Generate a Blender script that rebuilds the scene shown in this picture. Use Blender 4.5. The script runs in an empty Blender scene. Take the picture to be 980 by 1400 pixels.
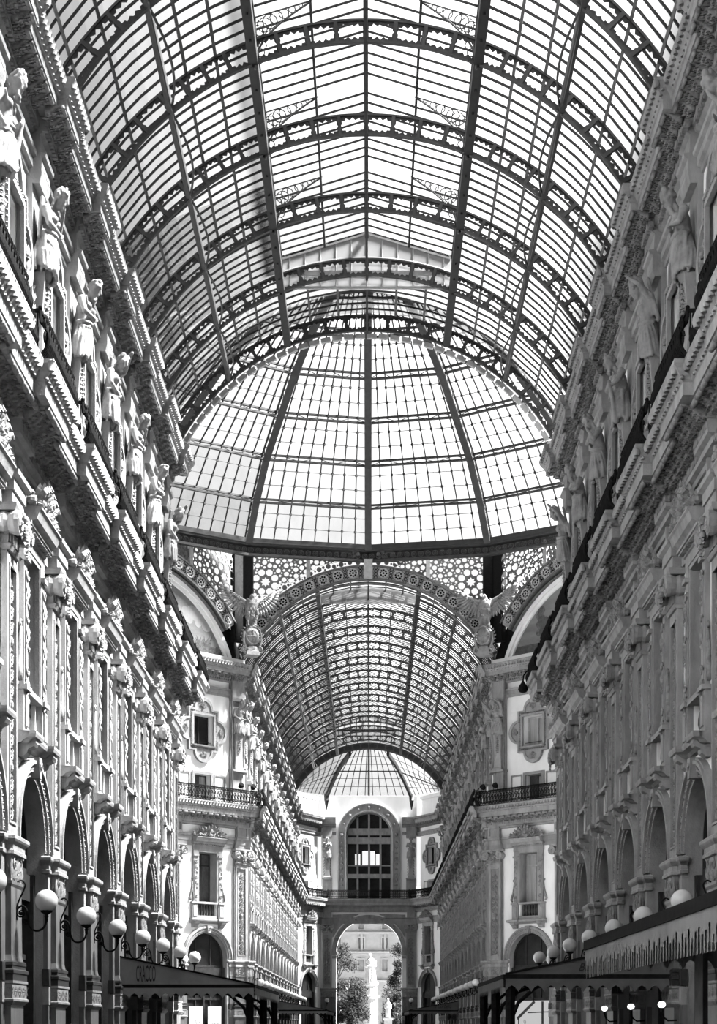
import bpy, math, random
from math import sin, cos, pi, sqrt, radians, atan2, tan
from mathutils import Vector, Matrix, geometry
random.seed(11)
SC = bpy.context.scene
COL = SC.collection
ORD = ['first', 'second', 'third', 'fourth', 'fifth', 'sixth', 'seventh', 'eighth', 'ninth', 'tenth',
       'eleventh', 'twelfth', 'thirteenth', 'fourteenth', 'fifteenth', 'sixteenth']

# ---------------------------------------------------------------- mesh builder
class MB:
    def __init__(s):
        s.v = []; s.f = []
    def quad_strip(s, a, b, closed=False):
        n = len(a); m = n if closed else n - 1
        for i in range(m):
            j = (i + 1) % n
            s.f.append((a[i], a[j], b[j], b[i]))
    def ring(s, pts):
        k = len(s.v); s.v.extend([tuple(p) for p in pts]); return list(range(k, k + len(pts)))
    def loft(s, rings, caps=True, closed=True):
        idx = [s.ring(r) for r in rings]
        for a, b in zip(idx, idx[1:]): s.quad_strip(a, b, closed)
        if caps and closed:
            s.f.append(tuple(reversed(idx[0]))); s.f.append(tuple(idx[-1]))
        return s
    def box(s, x0, x1, y0, y1, z0, z1):
        return s.loft([[(x0, y0, z), (x1, y0, z), (x1, y1, z), (x0, y1, z)] for z in (z0, z1)])
    def boxes(s, rows):
        """stacked rectangles: rows of (z, x0, x1, halfwidth)"""
        return s.loft([[(x0, -h, z), (x1, -h, z), (x1, h, z), (x0, h, z)] for z, x0, x1, h in rows])
    def tube(s, pts, r, n=6, cap=True):
        pts = [Vector(p) for p in pts]
        rs = r if isinstance(r, (list, tuple)) else [r] * len(pts)
        rings = []; up = None
        for i, p in enumerate(pts):
            t = (pts[min(i + 1, len(pts) - 1)] - pts[max(i - 1, 0)])
            if t.length < 1e-9: t = Vector((0, 0, 1))
            t.normalize()
            if up is None:
                up = Vector((0, 0, 1)) if abs(t.z) < .9 else Vector((1, 0, 0))
            a = t.cross(up)
            if a.length < 1e-6: a = t.orthogonal()
            a.normalize(); b = a.cross(t).normalized(); up = b
            rings.append([p + (a * cos(2 * pi * k / n) + b * sin(2 * pi * k / n)) * rs[i] for k in range(n)])
        return s.loft(rings, cap)
    def bar(s, p, q, w, d=None, up=(0, 0, 1)):
        """rectangular bar from p to q"""
        p = Vector(p); q = Vector(q); d = d or w
        t = (q - p).normalized(); u = Vector(up)
        a = t.cross(u)
        if a.length < 1e-5: a = t.orthogonal()
        a.normalize(); b = a.cross(t)
        o = [a * w / 2 + b * d / 2, -a * w / 2 + b * d / 2, -a * w / 2 - b * d / 2, a * w / 2 - b * d / 2]
        return s.loft([[p + k for k in o], [q + k for k in o]])
    def ball(s, c, r, nu=8, nv=5, M=None):
        rx, ry, rz = r if isinstance(r, (tuple, list)) else (r, r, r)
        def pt(th, ph):
            p = Vector((rx * sin(ph) * cos(th), ry * sin(ph) * sin(th), rz * cos(ph)))
            if M: p = M @ p
            return (c[0] + p[0], c[1] + p[1], c[2] + p[2])
        top = s.ring([pt(0, 0)]); bot = s.ring([pt(0, pi)])
        rows = [s.ring([pt(2 * pi * i / nu, pi * j / nv) for i in range(nu)]) for j in range(1, nv)]
        for i in range(nu):
            k = (i + 1) % nu
            s.f.append((top[0], rows[0][i], rows[0][k])); s.f.append((bot[0], rows[-1][k], rows[-1][i]))
        for a, b in zip(rows, rows[1:]): s.quad_strip(a, b, True)
        return s
    def lathe(s, prof, c=(0, 0, 0), n=12):
        return s.loft([[(c[0] + r * cos(2 * pi * k / n), c[1] + r * sin(2 * pi * k / n), c[2] + z) for k in range(n)] for r, z in prof])
    def leaf(s, c, ang, l, w, t):
        """a small pointed relief leaf lying on the x=c[0] plane, pointing at ang in (y,z)"""
        x, y, z = c; dy, dz = cos(ang), sin(ang); py, pz = -dz, dy
        P = lambda a, b, n: (x + n, y + dy * a + py * b, z + dz * a + pz * b)
        i = s.ring([P(0, 0, t * .3), P(l * .4, w / 2, 0), P(l, 0, t * .5), P(l * .4, -w / 2, 0), P(l * .45, 0, t)])
        for a, b in ((0, 1), (1, 2), (2, 3), (3, 0)): s.f.append((i[a], i[b], i[4]))
        return s
    def scroll(s, c, r, turns, sgn, rad, a0=0, n=4, x1=0):
        pts = []; N = max(8, int(turns * 9))
        for k in range(N + 1):
            t = k / N; a = a0 + sgn * turns * 2 * pi * t; q = r * (1 - .82 * t)
            pts.append((c[0] + x1 * t, c[1] + q * cos(a), c[2] + q * sin(a)))
        return s.tube(pts, [rad * (1 - .35 * k / N) for k in range(N + 1)], n)
    def slab(s, outer, holes, n0, n1, fr=None, back=False):
        fr = fr or (lambda u, v, n: (n, u, v))
        loops = [outer] + list(holes)
        tri = geometry.tessellate_polygon([[Vector((p[0], p[1], 0)) for p in l] for l in loops])
        flat = [p for l in loops for p in l]
        a = s.ring([fr(p[0], p[1], n1) for p in flat]); b = s.ring([fr(p[0], p[1], n0) for p in flat])
        for t in tri:
            s.f.append((a[t[0]], a[t[1]], a[t[2]]))
            if back: s.f.append((b[t[2]], b[t[1]], b[t[0]]))
        k = 0
        for l in loops:
            n = len(l)
            s.quad_strip(a[k:k + n], b[k:k + n], True); k += n
        return s
    def entab(s, prof, y0, y1, jogs=(), j=.2, m0=0, m1=0):
        """moulding along y: prof is [(out, z)], breaking forward by j over every (a, b) in jogs"""
        rows = []
        for o, z in prof:
            e = max(o, 0) * .92
            r = [(o, y0 - m0 * o, z)]
            for a, b in jogs:
                r += [(o, a - e, z), (o + j, a - e, z), (o + j, b + e, z), (o, b + e, z)]
            r.append((o, y1 + m1 * o, z)); rows.append(s.ring(r))
        for a, b in zip(rows, rows[1:]): s.quad_strip(a, b)
        s.f.append(tuple(r[0] for r in rows)); s.f.append(tuple(r[-1] for r in reversed(rows)))
        return s
    def add(s, o, M=None):
        k = len(s.v)
        s.v.extend([tuple(M @ Vector(p)) for p in o.v] if M else o.v)
        s.f.extend([tuple(i + k for i in f) for f in o.f]); return s
    def mesh(s, name, mat, smooth=False):
        me = bpy.data.meshes.new(name); me.from_pydata(s.v, [], s.f); me.materials.append(mat)
        if smooth: me.polygons.foreach_set('use_smooth', [True] * len(me.polygons))
        me.update(); return me
    def build(s, name, mat, parent=None, smooth=False):
        return link(name, s.mesh(name, mat, smooth), parent)

def link(name, me, parent=None):
    o = bpy.data.objects.new(name, me); COL.objects.link(o)
    if parent is not None: o.parent = parent
    return o
def tag(o, label, cat, group=None, kind=None):
    o['label'] = label; o['category'] = cat
    if group: o['group'] = group
    if kind: o['kind'] = kind
    return o
def thing(name, label, cat, M=None, group=None, kind=None):
    o = bpy.data.objects.new(name, None); COL.objects.link(o); o.empty_display_size = .3
    if M is not None: o.matrix_world = M
    return tag(o, label, cat, group, kind)
def kids(o): return [c for c in o.children]
def dup(o, M, label, group=None):
    r = o.copy(); COL.objects.link(r); r.matrix_world = M; r['label'] = label
    if group: r['group'] = group
    for c in KID.get(o.name, ()):
        d = c.copy(); COL.objects.link(d); d.parent = r
        for g in KID.get(c.name, ()):
            h = g.copy(); COL.objects.link(h); h.parent = d
    return r
KID = {}
def reg(*objs):
    """remember children lists once, so that copying needs no scene search"""
    for o in objs:
        KID[o.name] = list(o.children)
        for c in o.children: KID[c.name] = list(c.children)
def T(x, y, z): return Matrix.Translation((x, y, z))
def RZ(a): return Matrix.Rotation(a, 4, 'Z')

# ---------------------------------------------------------------- materials
def nodes(name):
    m = bpy.data.materials.new(name); m.use_nodes = True
    nt = m.node_tree; nt.nodes.clear()
    out = nt.nodes.new('ShaderNodeOutputMaterial')
    return m, nt, out
def g(v, a=1): return (v, v, v, a)
def solid(name, lo, hi, scale=3, rough=.7, bump=0, bscale=30, stretch=(1, 1, 1), spec=.3, metal=0, lo2=None):
    m, nt, out = nodes(name); N = nt.nodes; L = nt.links
    b = N.new('ShaderNodeBsdfPrincipled'); L.new(b.outputs[0], out.inputs[0])
    b.inputs['Roughness'].default_value = rough; b.inputs['Specular IOR Level'].default_value = spec; b.inputs['Metallic'].default_value = metal
    tc = N.new('ShaderNodeNewGeometry'); mp = N.new('ShaderNodeMapping'); mp.inputs['Scale'].default_value = stretch
    L.new(tc.outputs['Position'], mp.inputs[0])
    nz = N.new('ShaderNodeTexNoise'); nz.inputs['Scale'].default_value = scale; nz.inputs['Detail'].default_value = 6; nz.inputs['Roughness'].default_value = .65
    L.new(mp.outputs[0], nz.inputs['Vector'])
    cr = N.new('ShaderNodeValToRGB'); e = cr.color_ramp.elements
    e[0].position = .32; e[0].color = g(lo); e[1].position = .66; e[1].color = g(hi)
    L.new(nz.outputs['Fac'], cr.inputs[0]); L.new(cr.outputs[0], b.inputs['Base Color'])
    if bump:
        n2 = N.new('ShaderNodeTexNoise'); n2.inputs['Scale'].default_value = bscale; n2.inputs['Detail'].default_value = 4
        L.new(tc.outputs['Position'], n2.inputs['Vector'])
        bp = N.new('ShaderNodeBump'); bp.inputs['Strength'].default_value = bump; bp.inputs['Distance'].default_value = .02
        L.new(n2.outputs['Fac'], bp.inputs['Height']); L.new(bp.outputs[0], b.inputs['Normal'])
    return m
def roofglass(name, lo, hi, diff, alb):
    """frosted roof glass: mostly lets the sky through, partly scatters it; streaks of dirt"""
    m, nt, out = nodes(name); N = nt.nodes; L = nt.links
    tc = N.new('ShaderNodeNewGeometry'); mp = N.new('ShaderNodeMapping'); mp.inputs['Scale'].default_value = (1.2, .35, .9)
    L.new(tc.outputs['Position'], mp.inputs[0])
    nz = N.new('ShaderNodeTexNoise'); nz.inputs['Scale'].default_value = 1.1; nz.inputs['Detail'].default_value = 7
    L.new(mp.outputs[0], nz.inputs['Vector'])
    cr = N.new('ShaderNodeValToRGB'); e = cr.color_ramp.elements
    e[0].position = .3; e[0].color = g(lo); e[1].position = .6; e[1].color = g(hi)
    L.new(nz.outputs['Fac'], cr.inputs[0])
    tr = N.new('ShaderNodeBsdfTransparent'); L.new(cr.outputs[0], tr.inputs[0])
    tl = N.new('ShaderNodeBsdfTranslucent'); tl.inputs[0].default_value = g(alb)
    mx = N.new('ShaderNodeMixShader'); mx.inputs[0].default_value = diff
    L.new(tr.outputs[0], mx.inputs[1]); L.new(tl.outputs[0], mx.inputs[2]); L.new(mx.outputs[0], out.inputs[0])
    return m
def emit(name, v, s):
    m, nt, out = nodes(name); e = nt.nodes.new('ShaderNodeEmission'); e.inputs[0].default_value = g(v); e.inputs[1].default_value = s
    nt.links.new(e.outputs[0], out.inputs[0]); return m
PLASTER = solid('pale_plaster', .5, .6, .7, .85, .1, 14, (1, 1, .5))
STONE = solid('carved_limestone', .125, .215, 2.2, .8, .5, 26, (1, 1, .45))
ORN = solid('weathered_carving', .07, .19, 6, .85, .5, 40)
SCULPT = solid('sculpted_stone', .10, .19, 2.5, .75, .3, 34)
GRANITE = solid('veined_granite', .05, .11, 3.5, .45, .15, 40, (1, 1, .3), .3)
BLACKST = solid('black_stone', .012, .03, 6, .5, 0, 1, (1, 1, 1), .2)
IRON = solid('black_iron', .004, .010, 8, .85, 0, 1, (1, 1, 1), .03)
GIRDER = solid('painted_girder_iron', .018, .035, 3, .55, .1, 30, (1, 1, 1), .3)
BARS = solid('glazing_bar_iron', .01, .02, 5, .6, 0, 1, (1, 1, 1), .2)
LAPS = solid('glass_lap_lead', .06, .11, 5, .6, 0, 1, (1, 1, 1), .1)
PALEIRON = solid('pale_painted_iron', .2, .3, 4, .6)
LACE = solid('pierced_iron_lattice', .05, .09, 4, .6)
RGLASS = roofglass('frosted_roof_glass', .72, .9, .5, .055)
DGLASS = roofglass('frosted_dome_glass', .6, .76, .5, .05)
GGLASS = roofglass('frosted_gable_glass', .8, .9, .8, .3)
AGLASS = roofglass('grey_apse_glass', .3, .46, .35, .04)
WGLASS = solid('dark_window_glass', .006, .02, .8, .4, 0, 1, (1, 1, 1), .08)
CURTAIN = solid('grey_curtain', .14, .3, 2.2, .9, .3, 18, (6, 6, .2))
SHUTTER = solid('dark_wood_shutter', .03, .06, 4, .7, 0, 1, (1, 1, 1), .1)
WOOD = solid('dark_joinery', .012, .025, 5, .6, 0, 1, (1, 1, 1), .1)
GLOBE = solid('opal_glass_globe', .34, .4, 2, .22, 0, 1, (1, 1, 1), .4)
CANVAS = solid('dark_grey_canvas', .075, .11, 1.4, .9, .2, 60)
CANVAS2 = solid('mid_grey_canvas', .15, .22, 1.4, .9, .2, 60)
CANVAS3 = solid('black_canvas', .05, .08, 1.4, .9, .2, 60)
INK = solid('black_lettering', .008, .012, 4, .7)
FLOORM = solid('marble_paving', .06, .12, .5, .3, 0, 1)
LEAF = solid('dark_green_leaf', .002, .014, 3, .8, 0, 1, (1, 1, 1), .03)
BARK = solid('tree_bark', .05, .1, 4, .9)
SUNSTONE = solid('sunlit_stucco', .22, .28, 1, .8)
MONU = solid('white_marble', .2, .28, 2, .6)
SIGN = solid('white_sign_board', .38, .46, 2, .5)
GREYSIGN = solid('grey_print', .10, .6, 5, .6)
LITGLOBE = emit('lit_lamp_glass', 1, 4)
SHOPLIGHT = emit('lit_shop_interior', 1, .55)
# ---------------------------------------------------------------- measures (metres)
B = 4.75                      # bay
HW = 7.25                     # half width of the arms
D1, D2 = 62.8, 99.5           # where the near arm meets the octagon, where the far arm leaves it
YC = (D1 + D2) / 2
RIN, ROUT, SPRING = 1.5, 1.87, 5.5
ML = T(-HW, 0, 0); MR = T(HW, 0, 0) @ RZ(pi)
MCL = T(-HW, D2, 0) @ RZ(-pi / 4); MCR = T(HW, D2, 0) @ RZ(pi * 1.25)
YP = 172.0; PA = math.atan2(2.35, 4.7)
MP = T(0, YP, 0) @ RZ(-pi / 2)
MPL = T(-HW, 167.3, 0) @ RZ(-PA); MPR = T(4.9, YP, 0) @ RZ(pi + PA)
ATT = -.45                    # the attic storey is set back

def arc(r, a0, a1, n, c=(0, 0)):
    return [(c[0] + r * cos(a0 + (a1 - a0) * k / n), c[1] + r * sin(a0 + (a1 - a0) * k / n)) for k in range(n + 1)]
def rect(u0, u1, v0, v1): return [(u0, v0), (u1, v0), (u1, v1), (u0, v1)]

# ---------------------------------------------------------------- wall of one bay
def wall_bay(mb, yc, w, arch=True):
    h = w / 2
    o = [(yc - h, 0)]
    if arch: o += [(yc - RIN, 0)] + [(yc + u, v) for u, v in arc(RIN, pi, 0, 20, (0, SPRING))] + [(yc + RIN, 0)]
    o += [(yc + h, 0), (yc + h, 13.4), (yc - h, 13.4)]
    mb.slab(o, [rect(yc - .68, yc + .68, 7.97, 11.65)], -.8, 0)
    mb.slab(rect(yc - h, yc + h, 13.4, 22.6), [rect(yc - .75, yc + .75, 17.95, 19.7), rect(yc - .6, yc + .6, 14.5, 16.25)], -1.3, ATT)
def wall_back(mb, y0, y1):
    mb.box(-3.2, -1.32, y0, y1, 0, 22.6)
def wall_fill(mb, y0, y1):
    mb.box(-.8, 0, y0, y1, 0, 13.4); mb.box(-1.3, ATT, y0, y1, 13.4, 22.6)

# ---------------------------------------------------------------- carved relief
def carved_strip(mb, x, w, z0, z1, rnd, dense=1.0):
    z = z0; k = 0
    mb.tube([(x + .02, 0, z0), (x + .02, .02, (z0 + z1) / 2), (x + .02, 0, z1)], .02, 4)
    while z < z1 - .25:
        s = .36 / dense * rnd.uniform(.9, 1.1); r = w * .24
        t = rnd.random()
        if k % 4 == 3:
            mb.ball((x + .04, 0, z + .12), (.07, .1, .12), 7, 5)
            for a in range(7): mb.leaf((x, 0, z + .12), -.2 + a * pi / 5.4, .2, .08, .07)
        else:
            for sg in (-1, 1):
                mb.scroll((x + .025, sg * r * 1.05, z + r), r, 1.25, sg, .026, -pi / 2)
                mb.ball((x + .04, sg * r * 1.05, z + r), .035, 5, 4)
                mb.leaf((x, sg * .02, z + .03), pi / 2 - sg * .9, w * .5, .1, .08)
                mb.leaf((x, sg * r * 1.5, z + r), pi / 2 - sg * .4, r * .9, .08, .07)
                mb.leaf((x, sg * r * .5, z + r * 1.6), pi / 2 + sg * .5, r, .07, .06)
                mb.leaf((x, sg * r * 1.6, z + r * .6), -sg * .3 + (0 if sg > 0 else pi), r * .6, .09, .06)
        mb.leaf((x, 0, z + s * .5), pi / 2, s * .6, .1, .1)
        z += s; k += 1
    return mb
def drop(mb, x, z0, z1, rnd):
    """hanging garland: fruit and leaves"""
    z = z0
    while z > z1:
        q = .5 + .5 * (z - z1) / (z0 - z1)
        mb.ball((x + .05, rnd.uniform(-.05, .05), z), .055 * q + .01, 6, 4)
        for sg in (-1, 1): mb.leaf((x, sg * .04, z), -pi / 2 + sg * rnd.uniform(.5, 1.1), .17 * q, .08, .08)
        z -= .12
    return mb

# ---------------------------------------------------------------- upper pilaster
def make_pilaster(w=.95):
    h = w / 2; rnd = random.Random(3)
    t = thing('carved_pilaster', '', 'pilaster', group='carved pilasters')
    m = MB(); m.slab(rect(-h, h, 5.4, 11.15), [rect(-h + .17, h - .17, 5.75, 10.85)], .02, .15)
    m.box(-.02, .07, -h + .1, h - .1, 5.5, 11.0)
    fr = MB()
    for a, b, c, d in ((-h + .14, -h + .19, 5.72, 10.88), (h - .19, h - .14, 5.72, 10.88), (-h + .14, h - .14, 5.70, 5.75), (-h + .14, h - .14, 10.85, 10.9)):
        fr.box(.1, .175, a, b, c, d)
    m.add(fr); sh = m.build('shaft', STONE, t)
    carved_strip(MB(), .07, w - .38, 5.8, 10.8, rnd, 1.15).build('carved_ornament', ORN, t)
    c = MB()
    c.boxes([(11.12, 0, .2, h + .03), (11.2, 0, .24, h + .07), (11.24, 0, .2, h + .03)])
    c.boxes([(11.24, 0, .17, h), (11.6, 0, .19, h)])
    for k in range(7): c.box(.18, .215, -h + .07 + k * (w - .22) / 6.4, -h + .14 + k * (w - .22) / 6.4, 11.28, 11.52)
    c.boxes([(11.6, 0, .2, h + .05), (11.66, 0, .3, h + .08), (11.72, 0, .3, h + .08)])
    c.boxes([(11.86, 0, .34, h + .16), (11.94, 0, .38, h + .2), (12.0, 0, .38, h + .2)])
    cap = c.build('capital', STONE, t)
    v = MB()
    for sg in (-1, 1):
        y = sg * (h + .02)
        n = 12; ring = lambda x, r: [(x, y + r * cos(2 * pi * k / n), 11.63 + r * sin(2 * pi * k / n)) for k in range(n)]
        vv = MB(); vv.loft([ring(0, .2), ring(.12, .24), ring(.2, .2), ring(.33, .25), ring(.42, .25)])
        vv.scroll((.43, y, 11.63), .22, 1.8, -sg, .035, pi / 2)
        vv.ball((.44, y, 11.63), .05, 6, 4)
        vv.build('volute', STONE, cap)
    l = MB()
    for k in range(9):
        a = -pi / 2 + (k - 4) * .3
        l.leaf((.3, (k - 4) * .07, 11.72), a, .32, .12, .12)
    for k in range(5): l.ball((.44, (k - 2) * .13, 11.6 - .1 * (2 - abs(k - 2))), .075, 7, 5)
    drop(l, .4, 11.5, 11.05, rnd)
    l.ball((.42, 0, 11.82), (.08, .14, .1), 7, 5)
    l.build('leaf_festoon', ORN, cap, True)
    p = MB(); p.slab(rect(-h + .05, h - .05, 12.68, 13.36), [rect(-h + .18, h - .18, 12.8, 13.24)], .1, .27); p.box(0, .2, -h + .06, h - .06, 12.66, 13.36)
    p.build('frieze_block', STONE, t)
    return t

# ---------------------------------------------------------------- arcade pier below
def make_pier():
    rnd = random.Random(5)
    t = thing('arcade_pier', '', 'pier', group='arcade piers')
    m = MB()
    m.boxes([(0, 0, .55, .66), (.3, 0, .55, .66), (.36, 0, .5, .6), (2.08, 0, .5, .6)])
    m.boxes([(0, 0, .26, .9), (2.1, 0, .26, .9)])
    m.build('pedestal', GRANITE, t)
    d = MB(); d.boxes([(2.04, 0, .54, .62), (2.12, 0, .66, .74), (2.16, 0, .66, .74), (2.18, 0, .6, .68), (2.46, 0, .6, .68), (2.48, 0, .64, .72), (2.53, 0, .64, .72)])
    d.boxes([(2.1, 0, .3, .92), (2.5, 0, .3, .92)])
    die = d.build('carved_die', STONE, t)
    r = MB()
    for y in (-.4, 0, .4):
        for k in range(8): r.leaf((.6, y, 2.32), k * pi / 4, .13, .07, .04)
        r.tube([(.61, y + .15 * cos(a * pi / 6), 2.32 + .1 * sin(a * pi / 6)) for a in range(13)], .012, 4, False)
    for sg in (-1, 1):
        for k in range(5):
            for a in (.8, -.8): r.bar((.36 + .05 * k, sg * .685, 2.32 - .1 * a), (.44 + .05 * k, sg * .685, 2.32 + .1 * a), .015)
    r.build('rosette_relief', ORN, die)
    b = MB(); b.boxes([(2.53, 0, .62, .68), (2.66, 0, .62, .68), (2.68, 0, .66, .72), (2.74, 0, .66, .72), (2.77, 0, .58, .63), (2.82, 0, .57, .62), (2.84, 0, .6, .66), (2.9, 0, .6, .65), (2.93, 0, .54, .6)])
    b.boxes([(2.53, 0, .32, .93), (2.9, 0, .3, .92)])
    b.build('base_moulding', BLACKST, t)
    s = MB(); s.boxes([(2.93, 0, .52, .56), (3.05, 0, .48, .52), (4.4, 0, .46, .5), (4.46, 0, .52, .56), (4.52, 0, .52, .56)])
    s.boxes([(2.9, 0, .24, .88), (4.5, 0, .24, .88)])
    s.build('shaft', GRANITE, t)
    c = MB(); c.boxes([(4.52, 0, .46, .5), (5.04, 0, .5, .54)]); c.boxes([(4.5, 0, .24, .88), (5.05, 0, .26, .9)])
    cap = c.build('capital', STONE, t)
    o = MB()
    for sg in (-1, 1):
        o.scroll((.52, sg * .24, 4.86), .15, 1.4, -sg, .03, pi / 2); o.scroll((.5, sg * .27, 4.64), .1, 1.2, sg, .025, -pi / 2)
        for k in range(4): o.leaf((.47, sg * (.08 + .1 * k), 4.54), pi / 2 + sg * (.5 - .3 * k), .34, .13, .1)
        for k in range(3):
            q = MB(); q.leaf((0, -.12 + .12 * k, 4.55), pi / 2, .42, .13, .09)
            o.add(q, T(.33, sg * .52, 0) @ RZ(sg * pi / 2))
    for k in range(7): o.leaf((.48, 0, 4.72), pi / 7 * k + .2, .26, .1, .1)
    o.ball((.53, 0, 4.72), .07, 7, 5)
    o.build('leaf_carving', ORN, cap, True)
    i = MB()
    prof = [(0, 5.03), (.1, 5.05), (.1, 5.12), (.06, 5.14), (.06, 5.24), (.16, 5.3), (.2, 5.34), (.2, 5.4), (.1, 5.44), (0, 5.44)]
    rows = []
    for q, z in prof:
        rows.append(i.ring([(0, -.88 - q, z), (.26 + q, -.88 - q, z), (.26 + q, -.55 - q, z), (.52 + q, -.5 - q, z), (.52 + q, .5 + q, z), (.26 + q, .55 + q, z), (.26 + q, .88 + q, z), (0, .88 + q, z)]))
    for a, b2 in zip(rows, rows[1:]): i.quad_strip(a, b2)
    i.f.append(tuple(rows[-1])); i.f.append(tuple(rows[0]))
    i.build('impost_moulding', STONE, t)
    for c in t.children_recursive:
        c.data.transform(Matrix.Diagonal((.5, 1, 1, 1)))
    return t

# ---------------------------------------------------------------- arched shop opening
def make_arch():
    t = thing('arched_shopfront', '', 'arched window', group='arched shopfronts')
    a = MB()
    def ring(r0, r1, n0, n1):
        a.slab([(u, v) for u, v in arc(r1, pi, 0, 28, (0, SPRING))] + [(u, v) for u, v in arc(r0, 0, pi, 28, (0, SPRING))], [], n0, n1)
    ring(1.49, 1.6, 0, .07); ring(1.6, 1.76, 0, .13); ring(1.76, 1.84, 0, .2); ring(1.84, 1.88, 0, .15)
    ar = a.build('archivolt', STONE, t)
    a = MB(); a.loft([[(-.44, u, v), (.02, u, v)] for u, v in [(-1.485, 0)] + arc(1.485, pi, 0, 28, (0, SPRING)) + [(1.485, 0)]], False, False); a.build('arch_soffit', STONE, ar)
    b = MB()
    for r, n, x, s in ((1.545, 44, .07, .028), (1.68, 34, .13, .045)):
        for k in range(n):
            q = pi * (k + .5) / n; b.ball((x, r * cos(q), SPRING + r * sin(q)), (s * .7, s, s), 5, 3)
    b.build('bead_moulding', ORN, ar, True)
    k = MB(); k.loft([[(0, -.12 * f, z), (.26, -.12 * f, z), (.26, .12 * f, z), (0, .12 * f, z)] for z, f in ((SPRING + 1.46, .9), (SPRING + 1.9, 1.4))])
    k.scroll((.28, 0, SPRING + 1.7), .1, 1.2, 1, .03)
    k.build('keystone', STONE, t)
    f = MB()
    for y in (-.55, .55): f.box(-.44, -.36, y - .035, y + .035, 0, SPRING + 1.36)
    f.box(-.46, -.34, -1.5, 1.5, 5.0, 5.14); f.box(-.46, -.34, -1.5, 1.5, 3.1, 3.22)
    f.slab(arc(1.5, pi, 0, 24, (0, SPRING)) + arc(1.42, 0, pi, 24, (0, SPRING)), [], -.48, -.34)
    for y in (-1.46, 1.46): f.box(-.46, -.34, y - .05, y + .05, 0, SPRING)
    f.build('window_bars', WOOD, t)
    gl = MB(); gl.slab([(-1.5, 0)] + arc(1.5, pi, 0, 20, (0, SPRING)) + [(1.5, 0)], [], -.46, -.43); gl.build('glass_pane', WGLASS, t)
    s = MB(); s.boxes([(4.4, -.44, -.24, 1.49), (4.98, -.44, -.24, 1.49)]); s.build('fascia_board', WOOD, t)
    d = MB()
    for sg in (-1, 1):
        d.box(-.4, -.16, min(sg * 1.5, sg * 1.3), max(sg * 1.5, sg * 1.3), 0, 5.0)
    d.box(-.4, -.2, -1.3, 1.3, 0, .55); d.box(-.34, -.26, -.06, .06, .55, 4.4)
    d.build('shop_door', WOOD, t)
    return t

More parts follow.
